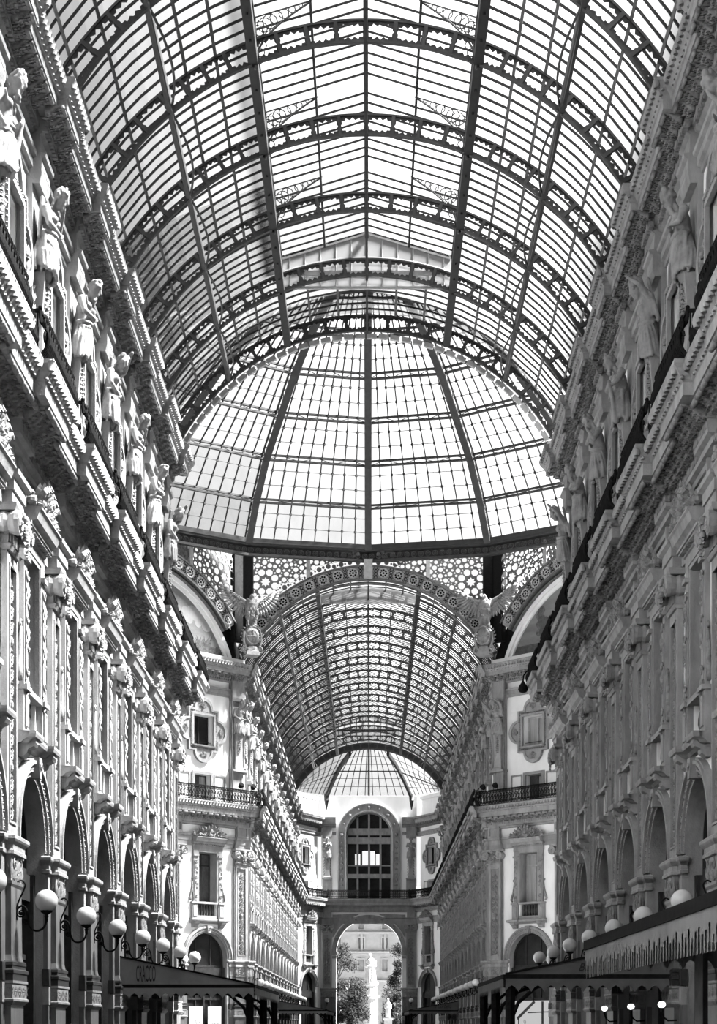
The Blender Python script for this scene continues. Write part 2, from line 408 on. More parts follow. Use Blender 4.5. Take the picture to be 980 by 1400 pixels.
# ---------------------------------------------------------------- pedimented main window
def make_window(curtain=False):
    t = thing('pedimented_window', '', 'window', group='pedimented windows', kind='thing')
    s = MB()
    prof = [(0, 7.52), (.1, 7.54), (.16, 7.6), (.28, 7.64), (.3, 7.7), (.3, 7.76), (0, 7.8)]
    s.entab(prof, -1.3, 1.3, [(-1.14, -.84), (.84, 1.14)], .14)
    s.build('sill', STONE, t)
    for sg in (-1, 1):
        c = MB(); y = sg * .99
        pr = [(0, 7.28), (.1, 7.26), (.2, 7.34), (.22, 7.42), (.34, 7.48), (.38, 7.55), (.38, 7.62)]
        c.loft([[(x, y - .17, z), (x, y + .17, z), (0, y + .17, z), (0, y - .17, z)] for x, z in pr])
        c.build('corbel', STONE, t)
        j = MB(); j.box(0, .14, y - .22, y + .22, 7.8, 8.66); j.box(.14, .18, y - .14, y + .14, 7.92, 8.55)
        j.loft([[(0, y - .26, z), (.22, y - .26, z), (.22, y + .26, z), (0, y + .26, z)] for z in (8.66, 8.76)])
        j.build('pedestal', STONE, t)
        p = MB(); y2 = sg * .92
        p.box(0, .12, y2 - .16, y2 + .16, 8.76, 11.75); p.box(.12, .15, y2 - .1, y2 + .1, 8.9, 11.2)
        p.loft([[(0, y2 - .19, z), (.2, y2 - .19, z), (.2, y2 + .19, z), (0, y2 + .19, z)] for z in (11.4, 11.5)])
        jm = p.build('jamb', STONE, t)
        q = MB()
        for zz, r in ((11.1, .13), (10.2, .11), (9.1, .12)):
            q.scroll((.16, y2, zz), r, 1.4, sg, .028); q.leaf((.15, y2, zz - r), -pi / 2, .4, .12, .07)
            for a in range(4): q.leaf((.15, y2, zz - .2 - .12 * a), -pi / 2 + (a % 2 - .5) * 1.5, .18, .09, .06)
        # side console
        yy = sg * 1.2
        q.tube([(.06, sg * 1.09, 10.0), (.06, sg * 1.12, 9.7), (.06, sg * 1.16, 9.4), (.07, sg * 1.26, 9.1), (.07, sg * 1.32, 8.95), (.07, sg * 1.24, 8.84)], [.03, .05, .06, .075, .07, .05], 6)
        q.scroll((.06, sg * 1.13, 10.06), .09, 1.2, -sg, .03)
        q.build('scroll_console', ORN, jm, True)
    r = MB(); r.box(-.3, .16, -.7, .7, 8.66, 8.78); r.build('balcony_rail', STONE, t)
    r = MB(); r.box(-.3, .06, -.7, .7, 7.8, 7.98); r.build('balcony_plinth', STONE, t)
    for k in range(6):
        b = MB(); b.lathe([(.05, 7.97), (.06, 8.02), (.035, 8.06), (.075, 8.22), (.07, 8.34), (.035, 8.52), (.05, 8.58), (.06, 8.68)], (-.12, -.52 + .208 * k, 0), 8)
        b.build('baluster', SHUTTER, t, True)
    k = MB(); k.box(-.24, -.2, -.68, .68, 7.9, 8.72); k.build('back_board', WOOD, t)
    f = MB(); f.slab(rect(-.78, .78, 8.7, 11.8), [rect(-.66, .66, 8.7, 11.66)], 0, .1); f.loft([[(-.55, y, z), (.05, y, z)] for y, z in rect(-.665, .665, 8.7, 11.635) + [(-.665, 8.7)]], False, False); f.build('architrave_frame', STONE, t)
    e = MB()
    e.entab([(0, 11.76), (.12, 11.76), (.12, 12.0), (.16, 12.02), (.16, 12.1), (.34, 12.22), (.4, 12.26), (.46, 12.42), (.5, 12.46), (.5, 12.5), (0, 12.55)], -1.12, 1.12)
    e.box(0, .3, -1.2, 1.2, 12.12, 12.2)
    en = e.build('entablature', STONE, t)
    d = MB()
    for k in range(17): d.box(.14, .27, -1.13 + k * .1375, -1.05 + k * .1375, 12.06, 12.17)
    d.build('dentil_moulding', STONE, en)
    c = MB(); rnd = random.Random(9)
    for sg in (-1, 1):
        c.scroll((.34, sg * .36, 12.78), .23, 1.7, -sg, .05, pi / 2, 5, .06)
        c.tube([(.32, sg * .3, 13.0), (.32, sg * .58, 12.95), (.32, sg * .85, 12.76), (.34, sg * 1.06, 12.6)], [.05, .06, .055, .04], 6)
        c.scroll((.36, sg * 1.1, 12.64), .1, 1.2, sg, .045, -pi / 2, 5)
        for k in range(8): c.leaf((.3 + .05 * (k % 2), sg * (.4 + .09 * k), 12.56), pi / 2 + sg * .35 - sg * .1 * k, .4 - .035 * k, .12, .14)
        for k in range(6): c.leaf((.3, sg * .08, 12.6 + .03 * k), pi / 2 - sg * (.2 + .24 * k), .55 - .05 * k, .13, .15)
        for k in range(6): c.ball((.38, sg * (.45 + .1 * k), 12.62 + .05 * rnd.random()), (.07, .05, .06), 6, 4)
        for k in range(5): c.leaf((.3, sg * (.5 + .12 * k), 12.98 - .08 * k), pi / 2 - sg * (.2 + .15 * k), .22, .1, .1)
        c.lathe([(.05, 0), (.11, .05), (.12, .12), (.05, .18), (.08, .24), (.02, .32)], (.3, sg * 1.18, 12.53), 8)
    c.ball((.4, 0, 12.86), (.12, .12, .16), 8, 6); c.ball((.36, 0, 12.62), (.12, .2, .1), 8, 5)
    for k in range(11): c.leaf((.34 + .03 * (k % 2), 0, 12.98), pi / 2 + (k - 5) * .26, .46 - .03 * abs(k - 5), .11, .13)
    c.loft([[(.05, y, 12.52), (.34, y, 12.52), (.3, y, z), (.05, y, z)] for y, z in ((-1.12, 12.58), (-.85, 12.7), (-.55, 12.94), (-.3, 13.06), (0, 13.16), (.3, 13.06), (.55, 12.94), (.85, 12.7), (1.12, 12.58))])
    for k in range(22):
        y = rnd.uniform(-.95, .95); zt = 13.2 - .55 * abs(y); z = rnd.uniform(12.58, zt)
        c.ball((.36 + .1 * rnd.random(), y, z), (.08, .07, .08), 6, 4)
        c.leaf((.36, y, z), atan2(z - 12.4, y) + rnd.uniform(-.4, .4), .26, .12, .16)
    for k in range(7):
        q = (k - 3) * .22; c.tube([(.3, q * .8, 12.9), (.42, q * 1.0, 13.12 - abs(q) * .35), (.5, q * 1.1, 13.22 - abs(q) * .4), (.53, q * 1.1, 13.14 - abs(q) * .4)], [.09, .1, .07, .03], 6)
    c.build('carved_crest', ORN, t)
    s = MB()
    s.slab(rect(-.68, .68, 8.7, 11.66), [rect(-.6, -.05, 8.8, 10.9), rect(.05, .6, 8.8, 10.9), rect(-.6, -.05, 11.0, 11.56), rect(.05, .6, 11.0, 11.56)], -.62, -.54)
    s.build('casement', WOOD if not curtain else PALEIRON, t)
    p = MB(); p.box(-.62, -.59, -.66, .66, 8.75, 11.62); p.build('shutter' if not curtain else 'window_pane', SHUTTER if not curtain else CURTAIN, t)
    return t

# ---------------------------------------------------------------- attic window, balcony door
def quatre(w, h, r, k=0):
    """rectangle whose sides bulge outward in half circles"""
    o = []
    def side(p, q):
        m = ((p[0] + q[0]) / 2, (p[1] + q[1]) / 2); a = atan2(q[1] - p[1], q[0] - p[0])
        o.append(p)
        for i in range(11):
            t = pi - pi * i / 10
            o.append((m[0] + r * (cos(t) * cos(a) + sin(t) * sin(a)), m[1] + r * (cos(t) * sin(a) - sin(t) * cos(a))))
    c = [(-w, -h), (w, -h), (w, h), (-w, h)]
    for i in range(4): side(c[i], c[(i + 1) % 4])
    return o
def make_quatrefoil(curtain=False):
    t = thing('quatrefoil_window', '', 'window', group='quatrefoil attic windows', kind='thing')
    zc = 18.82; fr = lambda u, v, n: (ATT + n, u, zc + v)
    f = MB()
    f.slab(quatre(1.12, 1.22, .68), [rect(-.86, .86, -.98, .98)], 0, .12, fr)
    f.slab(quatre(1.12, 1.22, .68), [quatre(1.02, 1.12, .58)], .1, .2, fr)
    f.slab(rect(-.88, .88, -1.0, 1.0), [rect(-.74, .74, -.87, .87)], .1, .2, fr)
    fo = f.build('moulded_frame', STONE, t)
    b = MB()
    for k in range(15):
        for sg in (-1, 1):
            b.ball((ATT + .17, sg * .94, zc - .95 + k * .136), (.04, .045, .05), 5, 3)
            if k < 13: b.ball((ATT + .17, -.82 + k * .136, zc + sg * 1.06), (.04, .05, .045), 5, 3)
    b.build('bead_moulding', ORN, fo, True)
    for k in range(4):
        b = MB(); a = k * pi / 2; cy, cz = cos(a) * (1.12 + .2), sin(a) * (1.22 + .22)
        for q in range(7): b.leaf((ATT + .12, cy * .94, zc + cz * .94), a + (q - 3) * .42, .32, .12, .1)
        b.ball((ATT + .16, cy * .92, zc + cz * .92), .09, 7, 5)
        b.build('shell_relief', ORN, fo, True)
    s = MB(); s.slab(rect(-.75, .75, -.87, .87), [rect(-.66, -.04, -.78, .78), rect(.04, .66, -.78, .78)], -.42, -.35, fr); s.build('casement', WOOD if not curtain else PALEIRON, t)
    p = MB(); p.box(ATT - .44, ATT - .41, -.74, .74, zc - .86, zc + .86); p.build('window_pane', CURTAIN if curtain else WGLASS, t)
    r = MB(); r.bar((ATT - .1, -.75, zc - .66), (ATT - .1, .75, zc - .66), .03); r.build('window_bar', IRON, t)
    s = MB(); s.entab([(ATT + .1, zc - 1.0), (ATT + .28, zc - .97), (ATT + .3, zc - .9), (ATT + .1, zc - .88)], -.85, .85); s.build('sill', STONE, t)
    return t
def make_door():
    t = thing('balcony_door', '', 'door', group='balcony doors', kind='thing')
    f = MB(); fr = lambda u, v, n: (ATT + n, u, v)
    f.slab([(-.78, 14.5), (-.6, 14.5), (-.6, 16.25), (.6, 16.25), (.6, 14.5), (.78, 14.5), (.78, 16.42), (-.78, 16.42)], [], 0, .1, fr)
    f.build('door_frame', STONE, t)
    for sg in (-1, 1):
        p = MB(); c = sg * 1.32
        p.slab(rect(c - .42, c + .42, 14.6, 16.35), [rect(c - .34, c + .34, 14.7, 16.25)], 0, .06, fr); p.build('side_panel', STONE, t)
    d = MB(); d.slab(rect(-.6, .6, 14.5, 16.25), [rect(.05, .52, 14.9, 16.17)], -.4, -.33, fr); d.box(ATT - .42, ATT - .39, -.6, .6, 14.5, 16.25)
    d.build('door_leaf', SHUTTER, t)
    c = MB(); c.box(ATT - .39, ATT - .37, .04, .53, 14.9, 16.17); c.build('door_pane', CURTAIN, t)
    return t

# ---------------------------------------------------------------- iron balcony railing of one bay
def make_railing(half=1.55, w=B, j=.2, bay=True):
    """bellied cast-iron railing: follows the ledge, forward over the pilaster"""
    t = thing('iron_railing', '', 'railing', group='iron balcony railings')
    o = .82
    def belly(s): return .17 * sin(pi * min(1, s * 1.35)) if s < .74 else .17 * sin(pi * .999) * 0
    def prof(x, y, n=6):
        return [(x + .17 * max(0, sin(pi * min(1, q / n * 1.3))), y, 14.52 + .88 * q / n) for q in range(n + 1)]
    path = [(o, -w / 2), (o, -half), (o + j, -half), (o + j, half), (o, half), (o, w / 2)] if bay else [(o, -w / 2), (o, w / 2)]
    rails = {15.40: ('top_rail', .05), 14.55: ('bottom_rail', .05)}
    for z, (nm, r) in rails.items():
        m = MB()
        for p, q in zip(path, path[1:]): m.bar((p[0], p[1], z), (q[0], q[1], z), .07, .06)
        m.build(nm, IRON, t)
    m = MB()
    for p, q in zip(path, path[1:]):
        L = sqrt((p[0] - q[0]) ** 2 + (p[1] - q[1]) ** 2); n = max(1, round(L / .11))
        for k in range(n):
            f = (k + .5) / n; x = p[0] + (q[0] - p[0]) * f; y = p[1] + (q[1] - p[1]) * f
            if L > .5:
                m.tube(prof(x, y), .022, 4, False)
                for zz, r in ((14.72, .055), (15.28, .05)):
                    m.tube([(x + .1, y + r * cos(a * pi / 4), zz + r * sin(a * pi / 4)) for a in range(9)], .022, 3, False)
                if k % 2: m.tube([(x + .12, y + .05 * cos(a * pi / 4), 15.0 + .17 * sin(a * pi / 4)) for a in range(9)], .022, 3, False)
            else:
                m.tube([(x, y, 14.55), (x, y, 15.4)], .014, 4, False)
                m.tube([(x, y + .04 * cos(a * pi / 4), 15.0 + .1 * sin(a * pi / 4)) for a in range(9)], .022, 3, False)
    m.build('scrollwork', IRON, t)
    for y in ((-half, half) if bay else (-w / 2 + .2, w / 2 - .2)):
        q = MB(); x = o + (j if bay else 0)
        q.tube(prof(x, y, 8), .035, 6); q.ball((x, y, 15.46), .045, 8, 6)
        q.scroll((x + .1, y, 14.85), .16, 1.3, 1, .03); q.scroll((x + .1, y, 15.15), .12, 1.3, -1, .03)
        q.build('post', IRON, t)
    return t

# ---------------------------------------------------------------- globe lamp on its scrolled bracket
def make_lamp(lod=False):
    t = thing('globe_wall_lamp', '', 'lamp', group='globe wall lamps')
    x = .84; zc = 4.15
    gl = MB(); gl.ball((x, 0, zc), .23, 20, 12); gl.build('globe', GLOBE, t, True)
    c = MB(); c.lathe([(.03, -.42), (.035, -.34), (.05, -.31), (.03, -.29), (.05, -.27), (.11, -.235), (.13, -.2), (.12, -.18)], (x, 0, zc), 10); c.build('cup', IRON, t, True)
    b = MB(); x0 = .22
    def crv(P, r, n=4):
        o = []
        for i in range(len(P) - 1):
            p0, p1, p2, p3 = P[max(i - 1, 0)], P[i], P[i + 1], P[min(i + 2, len(P) - 1)]
            for k in range(n):
                u = k / n; o.append(tuple(.5 * (2 * p1[d] + (p2[d] - p0[d]) * u + (2 * p0[d] - 5 * p1[d] + 4 * p2[d] - p3[d]) * u * u + (3 * p1[d] - p0[d] - 3 * p2[d] + p3[d]) * u ** 3) for d in (0, 1)))
        o.append(P[-1]); b.tube([(p[0], 0, p[1]) for p in o], r, 6)
    crv([(x0, 3.86), (x0 + .03, 3.98), (x0 + .12, 4.05), (x0 + .2, 4.0), (x0 + .24, 3.86), (x0 + .26, 3.7), (x0 + .34, 3.57), (x0 + .46, 3.55), (x0 + .57, 3.62), (x, 3.76), (x, 3.88)], .024)
    crv([(x0, 3.9), (x0 + .05, 4.12), (x0 + .16, 4.36), (x0 + .19, 4.48), (x0 + .12, 4.56), (x0 + .03, 4.53)], .018)
    def sp(cx, cz, r, tn, sg, a0):
        N = int(tn * 10); b.tube([(cx + r * (1 - .8 * k / N) * cos(a0 + sg * tn * 2 * pi * k / N), 0, cz + r * (1 - .8 * k / N) * sin(a0 + sg * tn * 2 * pi * k / N)) for k in range(N + 1)], .017, 5)
    sp(x0 + .11, 3.9, .09, 1.5, 1, pi); sp(x0 + .2, 3.74, .065, 1.4, -1, 0)
    b.ball((x0 + .11, 0, 3.9), .03, 6, 4); b.ball((x0 + .2, 0, 3.74), .026, 6, 4)
    b.build('scrolled_bracket', IRON, t, True)
    p = MB(); p.box(0, x0 + .03, -.05, .05, 3.78, 4.0); p.lathe([(.07, 0), (.07, .04), (.03, .06)], (0, 0, 0), 10)
    q = MB(); q.box(0, x0 + .03, -.045, .045, 3.76, 4.02); q.build('wall_plate', IRON, t)
    return t

# ---------------------------------------------------------------- modillion
def modillion(z, x0, x1, h, w=.3):
    """double-curved bracket with a ribbed acanthus leaf under it"""
    m = MB(); n = 13; pr = []
    for k in range(n):
        s = k / (n - 1); pr.append((x0 + (x1 - x0) * s, z - h * (.3 + .55 * (1 - s) + .2 * sin(s * 2 * pi + .4))))
    rings = []
    for x, b in pr:
        rings.append([(x, -w / 2, z), (x, -w / 2, b + .05), (x, -w * .3, b), (x, -w * .12, b + .035), (x, 0, b - .02), (x, w * .12, b + .035), (x, w * .3, b), (x, w / 2, b + .05), (x, w / 2, z)])
    m.loft(rings)
    for x, b in pr[1:-2:3]:
        for sg in (-1, 1):
            q = MB(); q.leaf((0, 0, 0), 0, .16, .08, .04)
            m.add(q, T(x, sg * w * .2, b + .01) @ RZ(sg * .5 - pi / 2 + (pi if sg > 0 else 0)) @ Matrix.Rotation(pi / 2, 4, 'Y'))
    for x, b in pr[1:-1:2]:
        for sg in (-1, 0, 1): m.ball((x, sg * w * .33, b), (.05, .035, .035), 5, 3)
    m.tube([(x1 - .03, -w / 2 - .02, z - h * .32), (x1 - .03, w / 2 + .02, z - h * .32)], h * .22, 8)
    return m
# ---------------------------------------------------------------- sculpture: one continuous remeshed surface
def capsule(mb, p, q, r0, r1, n=10):
    p = Vector(p); q = Vector(q); d = (q - p); L = max(d.length, 1e-4); d = d / L
    a = d.orthogonal().normalized(); b = d.cross(a)
    rows = []
    for k in range(4):
        t = -pi / 2 + pi / 2 * k / 3.3; rows.append((p + d * (sin(t) * r0), max(cos(t) * r0, .001)))
    for k in range(4):
        t = pi / 2 * (k + .3) / 3.3; rows.append((q + d * (sin(t) * r1), max(cos(t) * r1, .001)))
    mb.loft([[c + (a * cos(2 * pi * i / n) + b * sin(2 * pi * i / n)) * r for i in range(n)] for c, r in rows])
def fuse(mb, name, mat, voxel, smooth=3):
    me = mb.mesh('tmp', mat)
    o = bpy.data.objects.new('tmp', me); COL.objects.link(o)
    r = o.modifiers.new('r', 'REMESH'); r.mode = 'VOXEL'; r.voxel_size = voxel; r.use_smooth_shade = True
    if smooth:
        s = o.modifiers.new('s', 'SMOOTH'); s.iterations = smooth; s.factor = .5
    dg = bpy.context.evaluated_depsgraph_get(); dg.update()
    out = bpy.data.meshes.new_from_object(o.evaluated_get(dg)); out.name = name
    bpy.data.objects.remove(o); bpy.data.meshes.remove(me)
    out.materials.clear(); out.materials.append(mat)
    out.polygons.foreach_set('use_smooth', [True] * len(out.polygons))
    return out

def hand(mb, w, dirv, side, s=1.0):
    """palm, four unequal curled fingers and a thumb, from wrist w along dirv; side = across the palm"""
    w = Vector(w); d = Vector(dirv).normalized(); sd = Vector(side); sd = (sd - d * sd.dot(d)).normalized(); nn = d.cross(sd)
    capsule(mb, w, w + d * .07 * s, .036 * s, .042 * s, 8)
    for k, L in enumerate((.075, .09, .085, .065)):
        b = w + d * .085 * s + sd * (k - 1.5) * .026 * s
        m = b + d * L * .55 * s + nn * .008; e = m + d * L * .4 * s + nn * .03 * s
        capsule(mb, b, m, .0135 * s, .0125 * s, 6); capsule(mb, m, e, .0125 * s, .011 * s, 6)
    b = w + d * .03 * s - sd * .04 * s; m = b + d * .05 * s - sd * .025 * s
    capsule(mb, b, m, .015 * s, .013 * s, 6); capsule(mb, m, m + d * .035 * s + nn * .02, .013 * s, .011 * s, 6)

def statue_mesh(kind, voxel=.02):
    """half-length term figure leaning out from the wall (x), 2.1 m from hip to crown"""
    rnd = random.Random(kind * 7 + 1); m = MB(); C = lambda *a: capsule(m, *a)
    female = kind in (0, 2, 4)
    # hips and drapery: a wrapped cloth with long oblique folds, rolled at the waist
    C((.24, 0, .1), (.25, 0, .55), .25, .28); C((.25, 0, .55), (.25, 0, .92), .28, .22)
    s = 1 if kind % 2 else -1
    for k in range(15):
        a = -1.8 + 3.6 * k / 14; r0 = .31 + .05 * rnd.random(); low = -.02 + .1 * rnd.random() + .1 * (1 + s * sin(a)) * .6
        tw = s * (.25 + .25 * cos(a))
        p0 = (.24 + r0 * cos(a), r0 * 1.12 * sin(a), low); p1 = (.24 + (r0 + .01) * cos(a + tw * .4), (r0 + .01) * 1.1 * sin(a + tw * .4), .5); p2 = (.25 + .23 * cos(a + tw), .25 * sin(a + tw), .88)
        C(p0, p1, .045 + .025 * rnd.random(), .04, 7); C(p1, p2, .04, .025, 7)
    for k in range(5):                      # oblique pulls from one hip
        z = .86 - .14 * k; p = []
        for i in range(8):
            a = s * (1.5 - 2.7 * i / 7); p.append((.24 + (.29 + .01 * k) * cos(a), (.31 + .01 * k) * sin(a), .88 - (.1 + .13 * k) * (i / 7) ** .8))
        for q, r in zip(p, p[1:]): C(q, r, .034, .03, 7)
    p = [(.25 + .27 * cos(a), .29 * sin(a), .93 + .03 * s * sin(a)) for a in [-1.7 + 3.4 * i / 8 for i in range(9)]]
    for q, r in zip(p, p[1:]): C(q, r, .05, .05, 7)
    for k in range(3): C((.3, s * (.3 + .03 * k), .9), (.3 + .03 * k, s * (.34 + .02 * k), .05 + .1 * k), .05, .04, 7)
    # trunk
    C((.25, 0, .88), (.26, 0, 1.12), .21, .22); m.ball((.26, 0, 1.3), (.2, .3, .26), 14, 10)
    for s in (-1, 1):
        m.ball((.24, s * .31, 1.44), (.12, .12, .11), 10, 7)
        if female: m.ball((.42, s * .13, 1.28), (.1, .105, .1), 10, 7)
        else:
            m.ball((.38, s * .13, 1.34), (.11, .15, .1), 10, 7)
            for q in range(3): m.ball((.43 - .01 * q, s * .06, 1.16 - .1 * q), (.05, .06, .05), 8, 5)
    C((.3, 0, 1.5), (.37, 0, 1.7), .095, .085)
    # head, bowed and turned
    hd = MB(); tl = .35 if kind != 3 else .2; yaw = (-.25, .2, .1, -.1, .3)[kind % 5]
    hd.ball((0, 0, .02), (.125, .105, .15), 14, 10); hd.ball((.05, 0, -.07), (.085, .08, .1), 10, 8)
    capsule(hd, (.115, 0, .05), (.155, 0, -.025), .016, .024, 7)
    for s in (-1, 1):
        capsule(hd, (.105, s * .02, .062), (.085, s * .075, .058), .018, .014, 6)
        hd.ball((.098, s * .043, .03), (.018, .022, .014), 7, 5)
        hd.ball((.085, s * .055, -.02), (.03, .03, .04), 7, 5)
        hd.ball((-.005, s * .108, 0), (.025, .016, .04), 7, 5)
    capsule(hd, (.128, -.028, -.066), (.128, .028, -.066), .011, .011, 6); capsule(hd, (.122, -.022, -.086), (.122, .022, -.086), .012, .012, 6)
    hd.ball((.1, 0, -.125), (.035, .035, .03), 7, 5)
    for k in range(34):
        a = rnd.uniform(.75, 5.5); z = rnd.uniform(.0, .15); r = sqrt(max(.02, 1 - (z / .17) ** 2))
        hd.ball((.125 * r * cos(a) - .01, .112 * r * sin(a), .02 + z), .035 + .02 * rnd.random(), 6, 4)
    if not female:
        for k in range(16): hd.ball((.07 + .05 * rnd.random(), rnd.uniform(-.07, .07), -.13 - .11 * rnd.random()), .035, 6, 4)
    else:
        for k in range(12):
            s = 1 if k % 2 else -1; hd.ball((-.06 + .02 * rnd.random(), s * .1, .02 - .03 * k), .04, 6, 4)
    m.add(hd, T(.45, 0, 1.8) @ RZ(yaw) @ Matrix.Rotation(tl, 4, 'Y') @ Matrix.Scale(1.32, 4))
    # arms
    def arm(s, el, wr, ax):
        sh = (.25, s * .34, 1.42); C(sh, el, .088, .072); C(el, wr, .07, .048)
        d = Vector(wr) - Vector(el); hand(m, wr, d, ax, 1.15)
    if kind == 0:      # one arm bent over the bowed head, the other holding drapery at the hip
        arm(1, (.46, .5, 1.72), (.6, .2, 2.0), (1, 0, 0)); arm(-1, (.34, -.46, 1.08), (.5, -.2, .9), (0, 0, 1))
        for k in range(5): C((.2, .42 - .04 * k, 1.5 - .1 * k), (.5 - .04 * k, .3, 2.02 - .02 * k), .05, .04, 7)
        for k in range(4): C((.16 - .02 * k, .3 - .08 * k, 1.95), (.1, .42 - .03 * k, .9), .05, .05, 7)
    elif kind == 1:    # arms folded across the chest
        arm(1, (.42, .44, 1.12), (.53, .08, 1.2), (0, 0, 1)); arm(-1, (.4, -.44, 1.1), (.54, -.02, 1.1), (0, 0, 1))
    elif kind == 2:    # hand raised to chin, the other across the waist
        arm(1, (.44, .4, 1.16), (.54, .1, 1.52), (0, 1, 0)); arm(-1, (.4, -.42, 1.08), (.52, .06, 1.06), (0, 0, 1))
        for k in range(4): C((.1, -.3 + .05 * k, 1.7), (.2, -.42 + .03 * k, .8), .05, .05, 7)
    elif kind == 3:    # leaning on a club, other hand on hip
        arm(1, (.44, .42, 1.14), (.58, .2, 1.1), (0, 0, 1)); arm(-1, (.2, -.55, 1.1), (.38, -.32, .9), (0, 0, 1))
        C((.62, .22, 1.2), (.52, .2, .1), .05, .09, 8)
    else:              # both arms raised behind the head
        arm(1, (.4, .52, 1.74), (.3, .18, 1.96), (1, 0, 0)); arm(-1, (.4, -.52, 1.74), (.3, -.18, 1.96), (1, 0, 0))
        for k in range(4): C((.12, .3 - .2 * k, 1.9), (.1, .36 - .22 * k, .8), .05, .05, 7)
    if kind in (1, 3): # sash over one shoulder
        for k in range(3): C((.3 + .02 * k, -.3 - .02 * k, 1.5), (.46, .24 - .05 * k, .95), .04, .04, 7)
    m.v = [(x + .04 * z + .05 * z * z, y * 1.04, z * 1.02) for x, y, z in m.v]      # the figure leans out over the street
    return fuse(m, 'figure', SCULPT, voxel)
POSE = ['veiled stone figure with one arm raised overhead', 'stone figure with folded arms', 'draped stone figure with hand at chin',
        'bearded stone figure leaning on a club', 'stone figure with both arms raised']

def make_statue(kind):
    t = thing('term_statue', '', 'statue', group='term statues under the cornice')
    f = link('figure', statue_mesh(kind), t); f.location = (ATT + .02, 0, 18.8)
    p = MB()
    p.loft([[(ATT, -a, z), (ATT + d, -a, z), (ATT + d, a, z), (ATT, a, z)] for z, a, d in ((16.72, .34, .42), (16.86, .34, .42), (16.9, .29, .36), (17.6, .2, .3), (18.2, .25, .34), (18.85, .3, .4))])
    p.boxes([(14.5, ATT, ATT + .2, .48), (16.6, ATT, ATT + .2, .48), (16.62, ATT, ATT + .46, .52), (16.74, ATT, ATT + .46, .52)])
    p.boxes([(16.7, ATT, ATT + .14, .46), (20.9, ATT, ATT + .14, .46)])
    p.boxes([(20.8, ATT, ATT + .3, .46), (21.0, ATT, ATT + .36, .5), (22.0, ATT, ATT + .3, .48)])
    p.build('tapered_pedestal', STONE, t)
    d = MB(); rnd = random.Random(kind)
    drop(d, ATT + .34, 18.75, 17.75, rnd)
    d.build('garland', ORN, t, True)
    for sg in (-1, 1):
        d = MB()
        for k in range(6): d.leaf((ATT + .14, sg * .36, 17.0 + .28 * k), pi / 2 + sg * .3, .3, .1, .06)
        d.build('leaf_trail', ORN, t)
    return t

